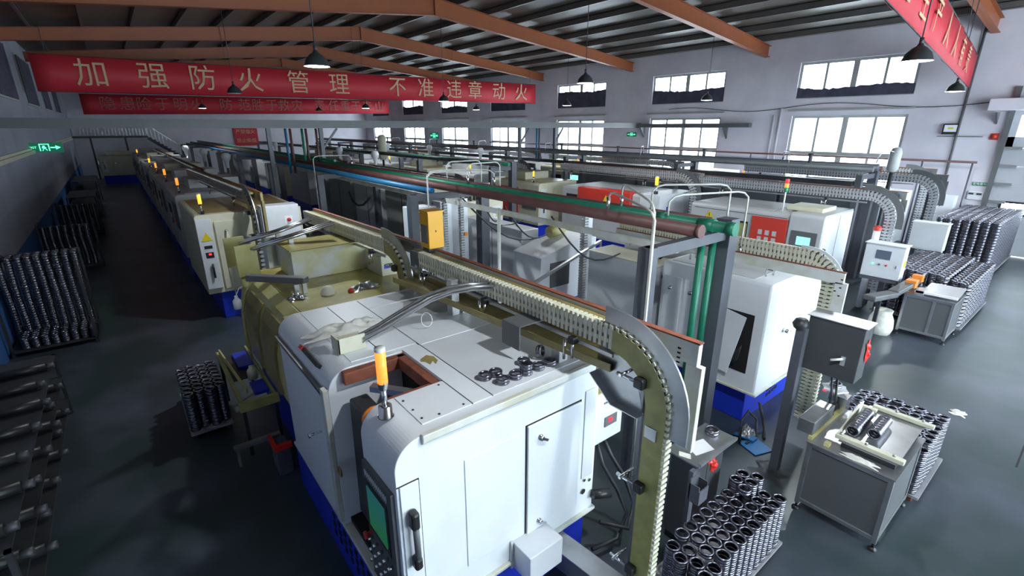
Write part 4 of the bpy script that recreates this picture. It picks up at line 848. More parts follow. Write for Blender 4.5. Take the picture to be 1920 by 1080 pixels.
P('duct_body', MB().bar((2.44, 2.42, .40), (2.60, .85, .40), .2, .2), M['steel'], dt, .006); P('end_cap', MB().bar((2.438, 2.44, .40), (2.44, 2.42, .40), .205, .205), M['alu'], dt)
for y in (1.0, 2.1): P('leg', MB().box(2.47, 2.53, y, y+.05, 0, .31), M['dark'], dt)
gb = T('control_cabinet', 'grey cabinet with papers and a ring on top beside the yellowed conveyor guard', 'cabinet', (3.95, 1.95, 0))
P('body', MB().box(3.68, 4.18, 1.85, 2.12, .08, 1.05), mat('charcoal_paint', (.062,.065,.07), .42, noise=.3, ncol=(.09,.09,.09), scale=4), gb, .01); P('top', MB().box(3.60, 4.30, 1.79, 2.14, 1.05, 1.065).bar((3.62, 1.795, 1.075), (4.28, 1.795, 1.075), .03, .03), M['steel'], gb); P('plinth', MB().box(3.7, 4.15, 1.88, 2.1, 0, .08), M['black'], gb)
P('door_gap', MB().box(3.88, 3.886, 1.847, 1.85, .12, 1.0), M['hole'], gb)
one('paper_sheet', MB().obox((3.88, 1.95, 1.067), (.11,-.03,0), (.035,.08,0), (0,0,.001)), M['paper'], 'white paper sheet lying on the grey cabinet top', 'paper')
one('paper_sheet', MB().obox((3.66, 1.97, 1.067), (.03,.02,0), (-.02,.05,0), (0,0,.001)), M['rag'], 'small stained paper scrap at the left edge of the grey cabinet', 'paper')
pb = T('paper_pocket', 'small grey metal document pocket on the conveyor upright', 'pocket', (3.1, 1.5, 1.0)); P('pocket_front', MB().box(3.30, 3.44, 1.60, 1.61, .95, 1.08).box(3.30,3.31,1.61,1.7,.95,1.12).box(3.43,3.44,1.61,1.7,.95,1.12).box(3.3,3.44,1.69,1.7,.95,1.16).box(3.3,3.44,1.6,1.7,.94,.95), M['post'], pb); P('hanger', MB().box(3.34, 3.4, 1.70, 1.74, 0, 1.2), M['post'], pb)
crumpled('red_bag', 0, 0, 0, .2, .1, .035, 'redbag', 'red plastic film hanging on the grey cabinet front', 'bag'); o_ = bpy.context.scene.objects[-1] if False else [o for o in COL.objects if o.name.startswith('red_bag')][-1]
o_.location = (3.99, 1.846, .88); o_.rotation_euler = (R(90), R(60), 0)
# dark junction box on its post
M['dark2'] = mat('charcoal_paint', (.062,.065,.07), .42, noise=.3, ncol=(.09,.09,.09), scale=4)
jb = T('junction_box', 'dark grey control box with white handle and bright top on the post', 'control box', (5.9, 1.6, 1.25))
P('enclosure', MB().box(5.72, 5.98, 1.30, 1.84, 1.38, 2.02), M['dark2'], jb, .008); P('steel_top', MB().box(5.70, 6.0, 1.28, 1.86, 2.02, 2.03), M['steel'], jb)
hn = P('handle', MB().box(5.70, 5.72, 1.42, 1.46, 1.56, 1.66), M['alu'], jb); P('lever', MB().cyl((5.69, 1.44, 1.64), (5.66, 1.54, 1.60), .014, 8), M['paper'], hn)
P('hanging_cable', MB().tube([(5.85,1.55,1.38),(5.85,1.5,1.1),(5.8,1.5,.9)], .012, 6).tube([(5.88,1.5,1.38),(5.86,1.46,1.1),(5.8,1.44,.9)], .012, 6), M['hose'], jb)
bp_ = T('box_post', 'grey floor post holding the dark control box, with a bracket cap', 'post', (5.62, 1.85, 0)); P('pole', MB().box(5.56, 5.66, 1.80, 1.9, 0, 1.9), M['post'], bp_, .004); P('cap', MB().lathe((5.6, 1.87, 1.9), [(.07,-.02),(.09,.03),(.06,.09),(.001,.09)], 6), M['dark'], bp_); P('mounting_arm', MB().box(5.64, 5.74, 1.82, 1.88, 1.5, 1.56), M['post'], bp_)
crumpled('floor_mat_dirt', 5.55, 1.85, .001, .42, .36, .03, 'hose', 'dark grimy heap around the foot of the box post', 'dirt heap')
crumpled('red_bag', 0, 0, 0, .26, .09, .03, 'redbag', 'red film strip on the side edge of the dark control box', 'bag'); o_ = [o for o in COL.objects if o.name.startswith('red_bag')][-1]
o_.location = (5.9, 1.292, 1.72); o_.rotation_euler = (R(90), R(75), 0)
dpn = T('dustpan', 'bright blue plastic dustpan on the floor by the dark post', 'dustpan', (5.85, 2.2, 0)); P('pan', MB().obox((5.86, 2.2, .012), (.14,-.05,0), (.05,.14,0), (0,0,.006)).obox((5.95, 2.3, .03), (.06,.0,0), (0,.05,.0), (0,0,.022)), M['bluep'], dpn, .004); P('pan_handle', MB().cyl((5.9,2.32,.04),(5.85,2.5,.05),.014,8), M['bluep'], dpn)
one('rubber_hose', MB().tube([(5.75,2.36,.02),(5.85,2.42,.3),(6.05,2.44,.35),(6.2,2.38,.2),(6.05,2.28,.03),(5.8,2.3,.02)], .016, 8), M['hose'], 'black hoses tangled in front of the blue machine base', 'hose')
one('rubber_hose', MB().tube([(6.3,2.42,.4),(6.28,2.34,.22),(6.32,2.3,.03),(6.1,2.2,.02)], .02, 8), M['hose'], 'thick black hose dropping from the blue base to the floor', 'hose')
crumpled('swarf_pile', 6.02, 2.4, .02, .26, .2, .13, 'steel', 'shiny metal swarf bundle between the dark post and the blue base', 'swarf')
# white screen box and grey box
ws = T('screen_box', 'white operator box with dark screen and three buttons on a post', 'control box', (12.6, 2.9, 1.0))
P('enclosure', MB().box(12.0, 12.28, 2.42, 3.10, 1.02, 1.72), M['lgrey'], ws, .01); P('box_lid', MB().box(11.98, 12.3, 2.4, 3.12, 1.72, 1.735), M['paper'], ws); P('screen', MB().box(11.992, 12.0, 2.64, 2.90, 1.42, 1.60), M['scrd'], ws)
for y, m_ in ((2.92,'exitg'),(2.80,'dgrey'),(2.68,'red')): P('button', MB().lathe((12.0,y,1.3), [(.001,.02),(.02,.02),(.022,0)], 10, (-1,0,0)), M[m_], ws)
P('lock', MB().box(11.985, 12.0, 2.5, 2.52, 1.27, 1.33), M['chrome'], ws); P('sticker', MB().box(12.1, 12.2, 2.412, 2.42, 1.3, 1.42), M['warn'], ws)
P('post', MB().box(12.3, 12.4, 2.7, 2.8, 0, 1.7), M['post'], ws); P('cross_arm', MB().box(12.0, 12.4, 2.45, 3.1, .95, 1.01), M['post'], ws)
gx = T('grey_box', 'plain light grey control box on a post behind the far ring stacks', 'control box', (16.2, 3.0, 1.0)); P('enclosure', MB().box(15.9, 16.2, 2.5, 3.22, 1.0, 1.68), M['lgrey'], gx, .01); P('box_lid', MB().box(15.88, 16.22, 2.48, 3.24, 1.68, 1.7), M['paper'], gx); P('post', MB().box(16.22, 16.32, 3.1, 3.2, 0, 1.6), M['post'], gx)
wx = T('wall_cabinet', 'large pale cabinet with small row of indicator marks near the sectional door', 'cabinet', (20.6, 3.6, .4)); P('enclosure', MB().box(20.4, 20.8, 3.25, 4.05, 1.1, 1.95), M['lgrey'], wx, .01)
for j in range(4): P('indicator', MB().box(20.39, 20.4, 3.8-j*.08, 3.83-j*.08, 1.62-j*.005, 1.65-j*.005), M['dark'], wx)
P('stand', MB().box(20.5, 20.6, 3.3, 3.4, 0, 1.1).box(20.5, 20.6, 3.9, 4.0, 0, 1.1), M['post'], wx)
es_ = T('stop_button_pillar', 'white round pillar with red cap left of the white screen box lid', 'bollard', (13.3, 3.0, 0)); P('pillar', MB().cyl((13.0,3.22,0),(13.0,3.22,1.82),.07,14), M['paper'], es_); P('red_cap', MB().lathe((13.0,3.22,1.82), [(.08,0),(.085,.05),(.05,.1),(.001,.11)], 14), M['red'], es_)
sb = T('sack', 'stained woven sack standing on floor left of the far cart', 'sack', (11.7, 2.75, 0)); P('sack_body', MB().lathe((11.6,2.45,0), [(.001,0),(.2,0),(.23,.12),(.21,.3),(.16,.42),(.17,.5),(.001,.46)], 9), M['rag'], sb)
cd_ = T('swing_chute', 'grey dusty discharge chute sloping from the conveyor foot to the far cart', 'chute', (12, 2.9, .8)); P('chute_body', MB().bar((10.6, 2.5, .95), (11.5, 2.35, .88), .22, .1).bar((11.5, 2.35, .9), (12.2, 2.2, 1.05), .2, .1), M['dgrey'], cd_, .02); P('prop', MB().box(11.0, 11.06, 2.4, 2.46, 0, .9), M['dark'], cd_)

# ------------------------------------------------------------------ pipe racks
def rack(x0, x1, y0, y1, z, label, posts, step, end_tee=True):
    ys = [y0+i*step for i in range(int((y1-y0)/step)+1)]
    for i, y in enumerate(ys):
        t = T('rack_frame', '%s, %s frame from the near end' % (label, ORD[i]), 'pipe rack', ((x0+x1)/2, y, 0), None)
        P('post', MB().box(x1, x1+.2, y-.1, y+.1, 0, z+.05), M['post'], t, .004)
        if posts == 2 or i > 0: P('post', MB().box(x0-.15, x0+.01, y-.07, y+.07, 0, z-.08), M['post'], t, .004)
        P('cross_beam', MB().box(x0-.1, x1, y-.05, y+.05, z-.2, z-.08), M['post'], t)
rack(4.22, 5.62, 2.93, 46, 2.9, 'first pipe rack beside the near machines', 2, 5.2)
def pipe(pts, r, m_, label, n=12, cat='pipe'): return one('pipe', MB().tube(pts, r, n), M[m_], label, cat)
zp = 2.82
bp = T('pipe', 'thick brown-red pipe ending with a blunt cap, lowest of the near rack pipes', 'pipe', (4.92, 2.8, zp+.09)); P('pipe_run', MB().tube([(4.92,2.85,zp+.085),(4.92,46,zp+.085)], .072, 14), M['rustd'], bp); P('end_cap', MB().cyl((4.92,2.8,zp+.085),(4.92,2.85,zp+.085),.078,14), M['rustd'], bp)
gp = T('pipe', 'green pipe with tee joint and drop pipe at the dark corner post', 'pipe', (5.4, 2.8, zp+.08)); P('pipe_run', MB().tube([(5.4,2.72,zp+.07),(5.4,46,zp+.07)], .065, 14), M['green'], gp)
P('tee_joint', MB().cyl((5.4,2.92,zp+.07),(5.4,3.12,zp+.07),.082,14), M['green'], gp); P('end_cap', MB().cyl((5.4,2.66,zp+.07),(5.4,2.76,zp+.07),.08,14), M['green'], gp); P('pipe_coupling', MB().cyl((5.4,3.6,zp+.07),(5.4,3.72,zp+.07),.08,14), M['green'], gp); P('drop_pipe', MB().cyl((5.34,3.02,.3),(5.34,3.02,zp+.05),.045,12), M['green'], gp)
P('drop_pipe', MB().cyl((5.56,3.0,.3),(5.56,3.0,zp),.045,12), M['green'], gp)
pipe([(5.62,3.1,zp+.09),(5.62,46,zp+.09)], .04, 'rustd', 'thin brown-red pipe just behind the green pipe')
pipe([(5.15,3.7,zp+.05),(5.15,46,zp+.05)], .045, 'rustd', 'brown pipe between the green pipe and the thick brown-red pipe')
tp_ = T('pipe', 'blue-teal pipe with bright blue end cap crossing before the tall dark cabinets', 'pipe', (4.6, 8.3, zp)); P('pipe_run', MB().tube([(4.62,8.35,zp+.02),(4.62,46,zp+.02)], .06, 12), M['teal'], tp_); P('end_cap', MB().lathe((4.62,8.35,zp+.02), [(.07,0),(.07,.1),(.03,.13),(.001,.13)], 14, (0,-1,0)), M['bluep'], tp_)
pipe([(5.35,15.5,zp+.2),(5.35,46,zp+.2)], .04, 'green', 'thin green pipe rising above the far part of the rack')
one('cable_duct', MB().box(4.78, 4.83, 3.0, 20, 2.64, 2.72), M['grime'], 'flat pale grey cable duct hanging below the thick brown-red pipe', 'duct')
# thin vertical air lines on the left post and goosenecks
def goose(x, y, zb, zt, dx, dy, zend, label, m_='grime', r=.013):
    P3 = lambda a, b_: (x+dx*a, y+dy*a, b_)
    t = T('air_line', label, 'air pipe', (x, y, zb))
    P('tube', MB().tube([(x,y,zb),(x,y,zt-.08),(x+dx*.06,y+dy*.06,zt-.02),P3(.15,zt),P3(.85,zt),(x+dx*.94,y+dy*.94,zt-.02),(x+dx,y+dy,zt-.08),(x+dx,y+dy,zend)], r, 8), M[m_], t)
    P('valve', MB().cyl((x+dx,y+dy,zend),(x+dx,y+dy,zend+.16),r*1.9,8), M['chrome'], t); return t
goose(4.0, 2.78, 0.05, 3.22, .95, 1.4, 2.98, 'pale bent air line rising along the left post, arching to the rack')
goose(4.07, 2.84, 0.05, 3.28, 1.35, 1.5, 2.95, 'second pale bent air line beside the first on the left post')
goose(4.35, 7.9, 0.3, 3.22, 1.0, .2, 2.95, 'pale bent air line rising in front of the blue-framed control cabinet'); goose(4.4, 8.0, 0.3, 3.25, 1.15, -.5, 2.95, 'twin bent air line beside the blue-framed control cabinet')
goose(4.3, 14.2, 1.2, 3.25, 1.0, -.2, 2.95, 'bent air line over the far end of the near rack')
goose(5.5, 3.9, 2.95, 3.28, .9, -.6, 2.6, 'arched air line crossing right of the green pipe'); goose(5.3, 3.5, 2.95, 3.2, 1.2, -.4, 2.3, 'lower arched air line crossing above the green tee')
goose(5.55, 9.2, 2.9, 3.3, .9, 0, 2.5, 'arched air line standing on the rack above the cream cabinets')
goose(5.55, 8.4, 2.9, 3.3, .9, .1, 2.5, 'nearer arched air line on the rack above the cream cabinets')
one('pole', MB().cyl((4.55,6.03,0),(4.55,6.03,2.8),.028,10), M['grime'], 'pale vertical round pole in front of the cream two-door cabinet', 'pole')
one('brace_bar', MB().bar((4.82,5.5,1.64),(6.95,6.0,1.94),.045,.045).box(6.93,6.97,5.98,6.02,0,1.96).box(4.8,4.84,5.48,5.52,0,1.66), M['steel'], 'slanting galvanised bar between conveyor and white cabinet', 'bar')
one('blue_edge_pipe', MB().cyl((5.82,8.2,0),(5.82,8.2,2.75),.022,8), M['teal'], 'thin blue pipe along the right edge of the second rack post', 'pipe')
for i, (a_, b_, dz, lb) in enumerate((((4.9,5.2,2.75),(6.3,5.0,2.0),.35,'thin black cable sagging from near rack to the free-standing cabinet'), ((4.9,7.6,2.75),(6.9,7.4,1.85),.4,'black cable sagging from the near rack over the slanted white machine'), ((5.1,6.6,2.72),(6.8,7.3,1.9),.3,'second black cable crossing above the slanted white machine'), ((5.6,9.0,2.7),(7.4,8.6,2.0),.45,'dark cable hanging behind the cream cabinets'), ((4.9,6.9,2.7),(7.3,9.5,2.1),.3,'long dark cable running across behind the slanting bar'))):
    one('hanging_cable', MB().tube([(a_[0]+(b_[0]-a_[0])*j/8, a_[1]+(b_[1]-a_[1])*j/8, a_[2]+(b_[2]-a_[2])*j/8-dz*math.sin(pi*j/8)) for j in range(9)], .014, 6), M['hose'], lb, 'cable')
# blue framed control cabinet behind the orange box
bc = T('control_cabinet', 'white control cabinet with dark screen inside a blue pipe frame', 'cabinet', (4.6, 8.8, 0)); P('body', MB().box(4.33, 4.9, 8.6, 8.95, 1.15, 2.5), M['white'], bc, .01); P('screen', MB().box(4.48, 4.72, 8.592, 8.6, 2.18, 2.4), M['scrd'], bc); P('status_light', MB().lathe((4.66,8.6,2.05),[(.001,.02),(.025,.02),(.025,0)],10,(0,-1,0)), M['scr'], bc); P('button', MB().lathe((4.52,8.6,2.05),[(.001,.02),(.02,.02),(.02,0)],10,(0,-1,0)), M['dark'], bc)
P('door_gap', MB().box(4.33,4.9,8.595,8.6,1.7,1.71), M['dgrey'], bc); P('stand', MB().box(4.4,4.46,8.7,8.78,0,1.15), M['post'], bc); P('stand', MB().box(4.78,4.84,8.7,8.78,0,1.15), M['post'], bc)
P('blue_frame', MB().tube([(4.26,8.55,.3),(4.26,8.55,2.62),(4.32,8.55,2.7),(5.35,8.5,2.7)], .03, 8), M['teal'], bc, label='blue pipe frame')
for i, (x, y) in enumerate(((4.98, 8.3), (5.3, 8.2))):
    t = T('lift_column', ['ribbed chain lift column close to the blue-framed cabinet','ribbed chain lift column with orange sensor'][i], 'conveyor column', (x, y, 0)); P('profile', MB().box(x, x+.1, y, y+.1, 0, 2.65), M['alu'], t, .004); cm_ = MB()
    for j in range(48): cm_.box(x-.08, x-.005, y-.01, y+.08, .15+j*.052, .19+j*.052)
    P('chain', cm_, M['grey'], t); 
    if i: P('sensor', MB().box(x-.02, x+.05, y-.05, y-.005, 1.9, 1.97), M['orangep'], t, .01)
t = T('lift_column', 'grey ribbed chain lift column behind the slanting bar', 'conveyor column', (7.1, 6.5, 0)); P('profile', MB().box(7.14, 7.26, 6.5, 6.6, 0, 2.5), M['alu'], t); cm_ = MB()
for j in range(40): cm_.box(7.02, 7.13, 6.48, 6.6, .2+j*.055, .24+j*.055)
P('chain', cm_, M['grey'], t)
# second pipe rack toward the window side
rack(14.55, 15.4, 4.2, 46, 2.95, 'second pipe rack in front of the window wall', 2, 5.2)
for i, (x, z, r, m_, lb) in enumerate(((14.65,3.02,.08,'dgrey','thick dark grey pipe on the second rack, left one'), (15.0,3.04,.09,'post','thick blue-grey pipe on the second rack, middle one'), (15.3,3.0,.06,'rustd','dull red pipe on the second rack, right one'), (14.9,2.62,.05,'dark','dark pipe slung low under the second rack'))): pipe([(x,4.0,z),(x,46,z)], r, m_, lb)
one('cable_duct', MB().box(14.3, 14.5, 4.3, 46, 2.6, 2.72), M['dark'], 'dark flat cable duct along the left side of the second rack', 'duct')
for i in range(9):
    y = 5.5+i*3.3; x = 14.7+.3*(i%2)
    t = T('vent_stub', 'short dark vertical stub on the second rack pipes, %s from the near end' % ORD[i], 'valve', (x,y,3.1)); P('stub', MB().cyl((x,y,3.08),(x,y,3.34),.05,10), M['post'], t); P('flange', MB().cyl((x,y,3.3),(x,y,3.34),.07,10), M['dark'], t)
for i in range(6): goose(14.6, 6+i*5, 2.9, 3.35, .8, .5, 3.0, 'thin arched pipe over the second rack, %s from the near end' % ORD[i], 'steel', .014)
rack(9.6, 10.3, 13.0, 46, 2.85, 'low middle pipe rack between second and third machine rows', 2, 6.5)
for x, m_, lb in ((9.75,'dark','dark pipe of the low middle rack, left'),(10.1,'green','green-black pipe of the low middle rack, right')): pipe([(x,12.8,2.85),(x,46,2.85)], .06, m_, lb)
tk = T('air_tank', 'pale cylindrical tank standing high over the middle machines', 'tank', (11.2, 25, 2.2)); P('tank_body', MB().lathe((11.2,25,2.35), [(.001,0),(.15,.03),(.22,.15),(.22,1.15),(.15,1.27),(.001,1.3)], 18), M['cream'], tk); P('stand', MB().cyl((11.2,25,0),(11.2,25,2.36),.06,8), M['dark'], tk)
tk = T('air_tank', 'grey pressure tank on top of the second rack end post', 'tank', (15.6, 3.95, 2.7)); P('tank_body', MB().lathe((15.55,3.85,2.9), [(.001,0),(.08,.02),(.13,.1),(.13,.5),(.09,.6),(.001,.63)], 18), M['grey'], tk); P('stand', MB().cyl((15.55,3.85,0),(15.55,3.85,2.92),.05,8), M['dark'], tk); P('gauge_loop', MB().tube([(15.4,3.8,3.4),(15.1,3.9,3.45),(14.95,4.0,3.4),(14.9,4.05,3.15)], .015, 6), M['chrome'], tk)
for i in range(10):   # small hopper heads over the far machines
    x, y = [(3.4,22),(3.3,27),(8.6,20),(8.9,25),(9.0,31),(14,20),(14,25),(13.8,30),(3.2,33),(8.8,37)][i]
    t = T('hopper_head', 'small white feeder head on a pole over the far machines, %s' % ['by left conveyor','along left conveyor','in middle rows','farther in middle rows','third in middle rows','by second rack','behind by second rack','third by second rack','farthest over left row','farthest in middle rows'][i], 'feeder', (x,y,2.5))
    P('head', MB().lathe((x,y,2.85), [(.05,-.35),(.09,-.1),(.15,0),(.17,.1),(.12,.2),(.001,.22)], 12), M['lgrey'], t); P('pole', MB().cyl((x,y,0),(x,y,2.55),.05,8), M['steel'], t)

# ------------------------------------------------------------------ carts (sorting tables)
def cart(x, y, dx, dy, h, label, split=False):
    t = T('sorting_table', label, 'table', (x+dx/2, y+dy/2, 0)); e = .045; z0 = .11
    fr = MB()
    for a in (x, x+dx-e):
        for b_ in (y, y+dy-e): fr.box(a, a+e, b_, b_+e, z0-.03, h)
    for z in (z0, h-e):
        fr.box(x, x+e, y+e, y+dy-e, z, z+e).box(x+dx-e, x+dx, y+e, y+dy-e, z, z+e).box(x+e, x+dx-e, y, y+e, z, z+e).box(x+e, x+dx-e, y+dy-e, y+dy, z, z+e)
    if split: fr.box(x, x+e, y+dy*.36, y+dy*.36+e, z0+e, h-e)
    P('frame', fr, M['steel'], t, .003)
    P('side_panel', MB().box(x+.012, x+.02, y+e, y+dy-e, z0+e, h-e).box(x+e, x+dx-e, y+.012, y+.02, z0+e, h-e).box(x+e, x+dx-e, y+dy-.02, y+dy-.012, z0+e, h-e), M['dgrey'], t)
    P('table_top', MB().box(x-.01, x+dx+.01, y-.01, y+dy+.01, h, h+.012), M['steel'], t)
    for a in (x+.02, x+dx-.02):
        for b_ in (y+.02, y+dy-.02): P('foot', MB().cyl((a,b_,.02),(a,b_,.1),.012,8).lathe((a,b_,0), [(.04,0),(.04,.015),(.015,.03)], 12), M['black'], t)
    return t
c1 = cart(5.13, .67, 1.0, .76, .85, 'near grey sorting table with cream guide rails and two rows of rings')
ob_ = P('inclined_tray', MB().prism([(5.25,.94),(6.15,1.0),(6.15,1.012),(5.25,.952)], 'y', .70, 1.2), M['steel'], c1); P('tray_support', MB().box(5.3, 5.34, .72, 1.18, .862, .945), M['dark'], c1); P('tray_support', MB().box(6.05, 6.09, .72, 1.18, .862, .99), M['dark'], c1)
P('guide_rail', MB().box(5.26, 5.33, .66, 1.24, .955, 1.0), M['chain'], c1, .006); P('guide_rail', MB().box(6.08, 6.14, .62, 1.16, 1.02, 1.06), M['chain'], c1, .006); P('guide_rail', MB().box(6.0, 6.05, 1.1, 1.25, 1.02, 1.05), M['chain'], c1, .006)
P('back_plate', MB().prism([(5.27,.955),(5.9,.99),(5.98,1.12),(5.8,1.13),(5.35,1.02)], 'y', 1.22, 1.235), M['chain'], c1)
bl = MB()
for y in (.75, .98, 1.2): bl.cyl((5.295,y,1.0),(5.295,y,1.025),.013,8)
for y in (.72, .95): bl.cyl((6.11,y,1.06),(6.11,y,1.085),.012,8)
P('bolt', bl, M['steel'], c1)
P('actuator_box', MB().box(5.2, 5.75, 1.42, 1.58, .90, 1.06), M['steel'], c1, .01); P('actuator_arm', MB().box(5.75, 6.0, 1.46, 1.5, .98, 1.02).box(5.9, 6.05, 1.36, 1.5, .9, 1.1), M['chrome'], c1)
P('star_plate', MB().prism([(5.98+.14*math.cos(k*pi/6)*(1 if k % 2 else .8), 1.52+.14*math.sin(k*pi/6)*(1 if k % 2 else .8)) for k in range(12)], 'z', 1.14, 1.155), M['paper'], c1); P('star_hub', MB().cyl((5.98,1.52,1.0),(5.98,1.52,1.17),.045,14), M['steel'], c1)
P('side_bracket', MB().box(5.18, 6.1, 1.41, 1.45, .86, .9).box(5.18,5.24,1.25,1.3,.862,.9), M['olive'], c1)
P('red_indicator', MB().lathe((6.0,1.62,1.06),[(.02,0),(.02,.02),(.001,.02)],8), M['led'], c1)
crumpled('rag', 5.2, .98, .863, .1, .28, .03, 'rag', 'white rag on the near edge of the near sorting table', 'cloth')
c2 = cart(11.82, 1.45, .85, .78, .85, 'far grey sorting table with split panels and orange box', True)
P('inclined_tray', MB().prism([(11.95,.9),(12.6,.97),(12.6,.985),(11.95,.915)], 'y', 1.45, 2.0), M['alu'], c2); P('guide_rail', MB().box(11.9, 11.95, 1.45, 2.1, .9, .94), M['paper'], c2); P('orange_motor', MB().box(11.95, 12.15, 2.12, 2.3, .95, 1.1), M['orangep'], c2, .01); P('orange_motor', MB().box(12.4, 12.55, 2.12, 2.3, .98, 1.12), M['orangep'], c2, .01); P('actuator_box', MB().box(11.9, 12.2, 1.95, 2.1, .862, .95), M['steel'], c2, .01)
P('green_light', MB().lathe((11.84,1.47,.75),[(.02,0),(.001,.02)],8,(-1,-1,0)), M['exitg'], c2)
one('orange_part', MB().box(13.9, 14.0, 2.9, 3.0, 1.12, 1.28), M['orangep'], 'small orange block under the plain grey control box', 'block')

# ------------------------------------------------------------------ machined rings
RO, RH = .062, .05
ringm = MB().lathe((0,0,0), [(RO-.004,0),(RO,.004),(RO,.018),(RO-.005,.021),(RO-.005,.029),(RO,.032),(RO,.046),(RO-.004,RH),(RO-.013,RH),(RO-.016,.042),(RO-.016,.008),(RO-.013,0)], 20, close=True)
rme = bpy.data.meshes.new('ring'); rme.from_pydata(ringm.v, [], ringm.f); rme.polygons.foreach_set('use_smooth', [True]*len(ringm.f)); rme.materials.append(M['ring']); rme.update()
def ring(loc, label, group=None, rot=(0,0,0), s=1.):
    o = bpy.data.objects.new('machined_ring', rme); COL.objects.link(o); o.location = loc; o.rotation_euler = rot; o.scale = (s,s,s); o['label'] = label; o['category'] = 'ring'
    if group: o['group'] = group
    return o
for i, (x, y, z, rot) in enumerate(((1.96,2.80,0,None),(2.06,2.79,0,None),(2.03,2.66,0,None),(2.16,2.66,0,None),(2.36,2.80,0,None),(2.40,2.66,0,None),(2.27,2.66,0,None),(2.53,2.66,0,None),(2.27,2.66,.051,None),(2.53,2.81,.062,(R(78),0,R(25))))):
    ring((x, y, 2.109+z), ['leftmost loose ring on the near machine top','loose ring second from the left, set back, on the near machine top','loose ring in the front of the left cluster on the near machine top','loose ring at the right of the left cluster on the machine top','rear ring of the right cluster on the near machine top','middle ring of the right cluster on the near machine top','ring underneath the small stack of the right cluster','rightmost loose ring by the machine top edge','upper ring of the two-high stack on the machine top','ring lying tilted on its side on the near machine top'][i], 'loose rings on the near machine top', rot or (0,0,0), .88)
ring((4.18, 2.0, 1.066), 'single big ring standing on the grey cabinet top', None, (0,0,0), 1.1)
ring((5.98, 1.52, 1.171), 'single ring lying on the white star plate', None, (0,0,0), 1.)
for k in range(9): ring((5.40+k*.051, 1.14, 1.027+k*.0034), 'ring in the long lying row on the near sorting table tray', 'rings lying in the left row on the near sorting table', (0, R(90-3.8), 0), 1.)
for k in range(7): ring((5.50+k*.051, .98, 1.033+k*.0034), 'ring in the shorter lying row on the near sorting table tray', 'rings lying in the right row on the near sorting table', (0, R(90-3.8), 0), 1.)
cands = []     # (distance, x, y, z, layer-from-top, group)
def stack(x, y, z0, n, grp, s=1., wob=.0):
    ox = 0
    for k in range(n):
        ox += random.uniform(-wob, wob)
        cands.append(((x**2+y**2+(z0+k*RH*s-4)**2)**.5/s, x+ox, y+random.uniform(-wob, wob)*.3, z0+k*(RH+.0008)*s, n-1-k, grp, s))
pal = T('pallet', 'worn grey board pallet under the ring stacks beside the grey cabinet', 'pallet', (3.9, 1.5, 0)); P('board', MB().box(3.1, 4.42, 1.25, 1.86, .08, .11), M['wood'], pal); P('skid', MB().box(3.15, 4.4, 1.3, 1.36, .0, .08).box(3.15, 4.4, 1.7, 1.76, 0, .08), M['rust'], pal)
pal = T('pallet', 'worn grey board pallet sticking out behind the near sorting table', 'pallet', (6.7, 1.1, 0)); P('board', MB().box(6.2, 7.28, .58, 1.66, .08, .11), M['wood'], pal); P('skid', MB().box(6.25, 7.25, .64, .72, 0, .08).box(6.25, 7.25, 1.5, 1.58, 0, .08), M['rust'], pal)
pal = T('pallet', 'low grey pallet under the broad ring stacks behind the far sorting table', 'pallet', (14.0, 2.2, 0)); P('board', MB().box(12.75, 15.4, 1.38, 2.95, .08, .11), M['wood'], pal); P('skid', MB().box(12.8, 15.3, 1.45, 1.55, 0, .08).box(12.8, 15.3, 2.7, 2.8, 0, .08), M['dark'], pal)
pal = T('pallet', 'long pallet carrying the tall ring stacks by the sectional door', 'pallet', (20, 3, 0)); P('board', MB().box(17.9, 21.9, 1.75, 3.2, .08, .11), M['wood'], pal)
pal = T('pallet', 'low pallet under the ring heap beside the yellow table', 'pallet', (.5, 7.6, 0)); P('board', MB().box(.08, .58, 6.95, 8.3, .08, .11), M['wood'], pal); P('skid', MB().box(.1, .16, 7.0, 8.2, 0, .08).box(.5, .56, 7.0, 8.2, 0, .08), M['dark'], pal)
g1 = 'ring stacks on the pallet by the grey cabinet'; g2 = 'ring stacks on the pallet behind the near sorting table'; g3 = 'ring stacks on the pallet behind the far sorting table'
D_ = .128
for r_ in range(4):
    for c_ in range(11):
        x = 3.02+c_*D_+(r_ % 2)*D_/2; y = 1.32+r_*.113
        if x > 4.3: continue
        if x < 4.0 and y > 1.8: continue
        n_ = 11 if x > 3.2 else 10
        if x > 4.0 and y > 1.5: n_ += 2
        stack(x, y, .112, n_, g1)
for r_ in range(8):
    for c_ in range(8):
        x = 6.27+c_*D_+(r_ % 2)*D_/2; y = .68+r_*.113
        if x > 7.2: continue
        if r_ >= 5 and c_ < 1: continue
        stack(x, y, .112, 12-(1 if (r_+c_) % 5 == 0 else 0), g2)
allg = []
for r_ in range(8):
    for c_ in range(13):
        x = 12.9+c_*.2+(r_ % 2)*.1; y = 1.5+r_*.185
        if x > 15.35: continue
        n_ = 13-int(abs(r_-4)*.4); edge = r_ == 0 or c_ == 0 or x > 15.1 or r_ == 7
        for k in range(n_):
            if edge or k >= n_-1: cands.append((99, x, y, .112+k*.0765, 0, g3, 1.5))
for r_ in range(7):
    for c_ in range(14):
        x = 18.05+c_*.28; y = 1.87+r_*.2
        for k in range(19 if r_ == 0 or c_ < 2 else 2): cands.append((99, x+.012*math.sin(k*.6+r_), y, .112+(k if r_ == 0 or c_ < 2 else 17+k)*.0775, 0, 'b', 1.52))
